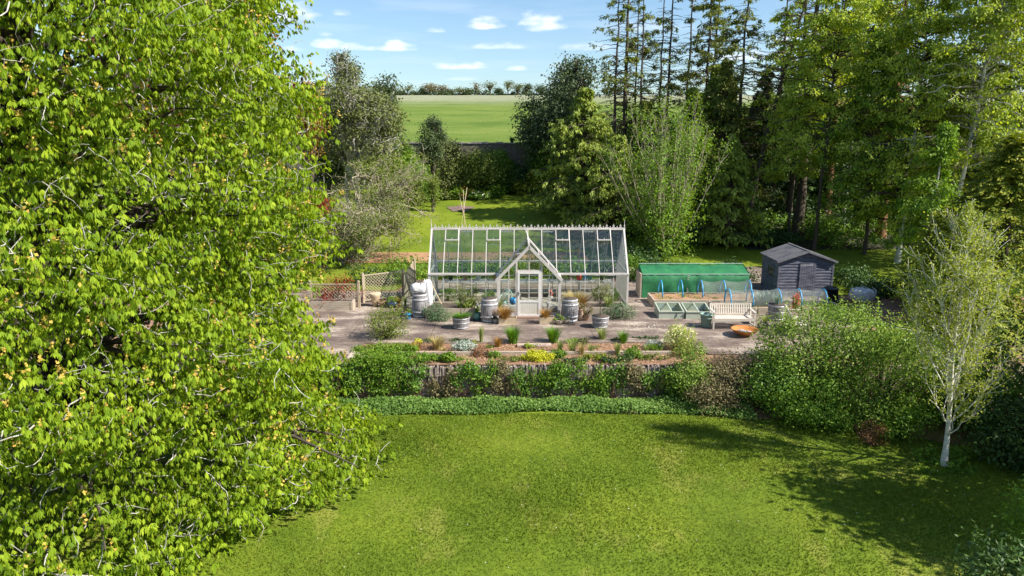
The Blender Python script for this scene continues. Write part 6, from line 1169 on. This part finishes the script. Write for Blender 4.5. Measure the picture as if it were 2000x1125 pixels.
for i, (nm, lb, px, py, w, d, h, lm, n, L, fl) in enumerate([
    ('low_plant','mat of bright low leaves at the left end of the upper bed',760,690,.95,.42,.26,'fresh',2600,.07,None),('low_plant','mat of bright low leaves in the lower bed left of the mulch',800,706,.85,.3,.22,'mid',1800,.07,None),
    ('low_plant','bright leafy mat spilling over the wall at far left of the lower bed',735,712,.9,.35,.3,'fresh',2600,.07,None),('low_plant','low green plant beside the mulch in the lower bed',870,703,.5,.2,.17,'mid',600,.07,None),
    ('low_plant','small upright leafy plant in the lower bed above the bare slates',877,706,.2,.15,.25,'fresh',260,.08,None),('silver_plant','silver leaved mound in the left half of the upper bed',908,683,.42,.26,.26,'silver',900,.06,None),
    ('yellow_flowers','tiny yellow flowering plant at the left of the upper bed',816,670,.14,.12,.16,'yellow',130,.05,None),('yellow_flowers','tiny orange yellow flowers right of the silver mound',928,672,.12,.1,.16,'gold',120,.05,'y'),
    ('dark_red_shrub','dark red brown twiggy shrub by the timber edging',937,694,.28,.2,.32,'rust',420,.05,None),('low_plant','green tufted plant right of the dark red shrub',966,697,.22,.16,.17,'mid',260,.06,None),
    ('yellow_mound','bright yellow mound of creeping leaves in the lower bed',1050,702,.48,.26,.25,'yellow',1900,.06,None),('yellow_mound','paler yellow green patch right of the bright yellow mound',1162,701,.42,.2,.16,'gold',700,.06,'y'),
    ('low_plant','dark green mat between the two yellow patches',1125,708,.42,.18,.14,'oak',500,.06,None),('low_plant','dark rounded plant right of the paler yellow patch',1188,706,.26,.18,.2,'dark',420,.06,None),
    ('low_plant','second dark rounded plant in the lower bed',1220,705,.3,.18,.2,'dark',420,.06,None),('low_plant','mid green bushy plant against the edging at right',1238,697,.26,.18,.24,'mid',420,.07,None),
    ('low_plant','green leafy plant at the right end of the lower bed',1090,699,.3,.16,.22,'mid',380,.07,None),('low_plant','low olive mat at the right end of the lower bed',1275,701,.5,.2,.12,'olive',500,.06,None),
    ('low_plant','creeping green mat in the lower bed left of the yellow mound',1005,703,.5,.18,.1,'olive',480,.05,None),('low_plant','small green plant under the right rushy clump',1117,668,.3,.14,.14,'fresh',260,.06,None),
    ('low_plant','grey green small shrub right of the small green plant',1138,672,.22,.16,.22,'greygreen',280,.06,None),('low_plant','silvery green mound left of the cream flowering shrub',1272,679,.34,.22,.2,'silver',420,.06,None),
    ('low_plant','bright green tuft below the silvery mound',1278,684,.24,.16,.18,'fresh',300,.06,None),('white_flower_clump','small clump of white flowers beside the silvery mound',1298,670,.14,.12,.14,'mid',130,.05,None),
    ('low_plant','lime green rosette in line with the stone step',1030,679,.14,.12,.14,'lime',130,.06,None),('low_plant','flat dark mat right of the lime rosette',1048,677,.2,.1,.07,'mid',120,.05,None),
    ('low_plant','dark creeping mat at the patio edge left of the straw grass',838,668,.32,.16,.1,'dark',300,.05,None),('low_plant','dark creeping mat behind the silver mound',897,667,.32,.12,.1,'dark',300,.05,None),
    ('low_plant','dark creeping mat behind the silvery right mound',1262,662,.5,.14,.1,'dark',420,.05,None),('low_plant','dark creeping mat behind the pale wispy grass',1205,665,.32,.12,.08,'dark',260,.05,None),
    ('low_plant','tiny green seedling in the mulch at left centre',955,680,.12,.1,.1,'mid',60,.05,None),('low_plant','tiny seedling in the mulch below the pink stone step',1060,688,.12,.1,.1,'mid',60,.05,None),('low_plant','tiny seedling in the mulch at right centre',1165,680,.14,.1,.09,'olive',60,.05,None),
    ('low_plant','tiny seedling in the mulch near the small white flowers',1240,680,.14,.1,.09,'olive',60,.05,None)]):
    x, y, z = G(px, py); w *= 1.2; d *= 1.2; h *= 1.35; n = int(n*1.6)+80; rgq = R(500+i); A, C = shrubmesh(rgq, w, d, h, n, L, L*.62, .2, 6); 
    if nm == 'white_flower_clump': lm = 'white'
    o = A.build(nm, LM[lm])
    o.location = (x, y, 0); tag(o, lb, 'plant', 'low plants of the planting bed')
x, y, z = G(1332,690); shrub('flowering_shrub', 'airy shrub covered in cream flowers at the right end of the planting bed', 'shrub', (x, y+.5, 0), .55, .45, .95, LM['lime'], 90, n=1500, L=.06, Wd=.035, nlobe=7, shoots=40, flowers=LM['cream'], nf=900, fL=.07)
shrub('flowering_shrub', 'loose olive shrub in front of the cream flowered one', 'shrub', (x+.15, y-.25, 0), .6, .35, .5, LM['olive'], 91, n=1600, L=.06, Wd=.03, nlobe=6, shoots=30)
shrub('broom_shrub', 'feathery grey green bush on the patio at the left end of the bed', 'shrub', (xat(757,26.4,.5), 26.2, 0), .82, .75, 1.42, LM['olive'], 92, n=4200, L=.075, Wd=.03, nlobe=8, shoots=190, clr=.28, stems=50)
shrub('lavender_bush', 'rounded grey green box bush left of the greenhouse planter', 'shrub', (-3.12, 28.75, T), .56, .45, .68, LM['box'], 93, n=3800, L=.045, Wd=.03, nlobe=8)
shrub('lavender_bush', 'rounded grey green lavender bush at the right end of the greenhouse', 'shrub', (4.5, 29.1, T), .72, .5, .68, LM['box'], 94, n=4400, L=.05, Wd=.026, nlobe=9)
shrub('bronze_fern', 'bronze leafy plant spilling beside the barrel left of the porch', 'plant', (-1.75, 29.3, T), .4, .3, .85, LM['olive'], 95, n=700, L=.1, Wd=.05)
for i, (x, y, z, h, sp_, lm, n, lb) in enumerate([(-.3,28.2,T+.22,.5,.4,'bronze',260,'bronze green sedge in the small trough left of the door'),(1.35,28.25,T+.22,.42,.3,'bronze',160,'bronze sedge in the small trough right of the door'),(-.55,29.2,T+.3,.62,.22,'palegrass',130,'pale grass behind the barrel left of the porch'),
        (2.6,29.5,T+.4,.7,.5,'straw',330,'large straw coloured grass in front of the glass right of the porch'),(3.0,29.7,T+.4,.5,.3,'bronze',120,'bronze sedge beside the large straw grass'),(4.1,29.6,T+.4,.45,.3,'palegrass',120,'pale grass at the right end of the right raised bed'),(-2.1,29.4,T+.35,.4,.3,'grass',120,'green grass in the left greenhouse bed'),
        (10.95,28.75,T+.62,.55,.2,'agave',60,'spiky blue green leaves in the half barrel behind the bench'),(-2.02,27.5,T+.42,.18,.35,'grass',260,'fresh turf grass in the left half barrel tub'),(-1.0,29.4,T+.35,.5,.3,'straw',90,'straw grass between the porch barrel and the glass')]):
    grassclump('ornamental_grass', lb, (x, y, z), h, sp_, LM[lm], 600+i, n, .016, .5)
def standard(name, label, x, y, z, h, r, lm, seed, n=40, fo=.0):
    tree(name, label, 'small tree', (x, y, z), lump_lobes(R(seed), r, r, h*.42, h, 6, .45), lm, BARK, seed, ncl=n, per=14, clr=.22, L=.07, Wd=.022, nl=20, tr=.022, th=h*.8, limb_r=.05, gap=.3)
standard('standard_tree', 'slim young standard tree in the tub in front of the left barrel', -2.02, 27.5, T+.4, 1.5, .38, LM['olive'], 610, 48)
standard('standard_tree', 'airy olive standard tree in the tub right of the door', 3.52, 27.65, T+.4, 1.55, .46, LM['greygreen'], 611, 66)
shrub('leek_clump', 'clump of blue green leek like leaves under the mesh behind the bench', 'vegetable', (xat(1497,30.0,.5), 29.9, T+.3), .2, .2, .2, LM['agave'], 96, n=60, stems=0)
for i, px in enumerate((1483,1492,1502,1512)): grassclump('leek', ['leftmost spiky leek clump under the mesh behind the bench','second spiky leek clump from the left under the mesh','third spiky leek clump behind the half barrel','rightmost spiky leek clump by the half barrel'][i], (xat(px,29.9,.5), 29.9+.1*(i%2), T+.32), .62, .28, LM['agave'], 620+i, 34, .05, .35, 'vegetable', 'leeks under the mesh')
t = shrub('red_leaf_plant', 'tall orange red leaved plant beside the half barrel planter', 'plant', (xat(1551,29.1,.6), 29.1, T+.3), .22, .2, .95, leafmat('leaf orange red', (.28,.07,.035),(.42,.12,.06),(.5,.2,.11),.3), 97, n=260, L=.08, Wd=.04, nlobe=5, shoots=12)
rg = R(98); P = np.stack([rg.uniform(-2.3,2.3,150), rg.uniform(-.55,.55,150), np.full(150,.3)],1); V, Q, rr = leafcloud(rg, P[:46], np.tile([0,0,1.],(46,1)), 12, .12, .07, .05); o = npmesh('seedling_rows', V, Q, LM['fresh'], None, rr); o.location = (8.8, 31.7, T); tag(o, 'scattered small seedlings in the soil of the long raised bed', 'seedlings', kind='stuff')
rg = R(99); P = np.stack([rg.uniform(-2.4,2.4,70), rg.uniform(-.5,.5,70), np.full(70,.36)],1); V, Q, rr = leafcloud(rg, P, np.tile([0,0,1.],(70,1)), 14, .2, .09, .06); o = npmesh('vegetable_leaves', V, Q, LM['mid'], None, rr); o.location = (11.3, 29.95, T); tag(o, 'leafy vegetables growing under the mesh behind the bench', 'vegetables', kind='stuff')
# offstage trees that throw the shade in the lower right corner
pxtree('lawnside_tree', 'broad dark tree beyond the right frame edge shading the lawn corner', 2475, 13.7, 400, 900, 290, LM['mid'], BARK, 700, 12, .36, gap=.3, ground=LAWN, ncl=260, per=26, clr=.8, L=.26, Wd=.17, nl=20, tr=.3)
pxtree('lawnside_tree', 'smaller tree beyond the right frame edge level with the young birch', 2350, 16.3, 555, 900, 165, LM['mid'], BARK, 702, 9, ground=LAWN, ncl=170, per=26, clr=.7, L=.24, Wd=.15, nl=20, tr=.2)
pxtree('lawnside_tree', 'second dark tree beyond the right frame edge behind the first', 2246, 18.6, 420, 900, 180, LM['mid'], BARK, 701, 9, ground=LAWN, ncl=260, per=26, clr=.8, L=.26, Wd=.17, nl=20, tr=.3)
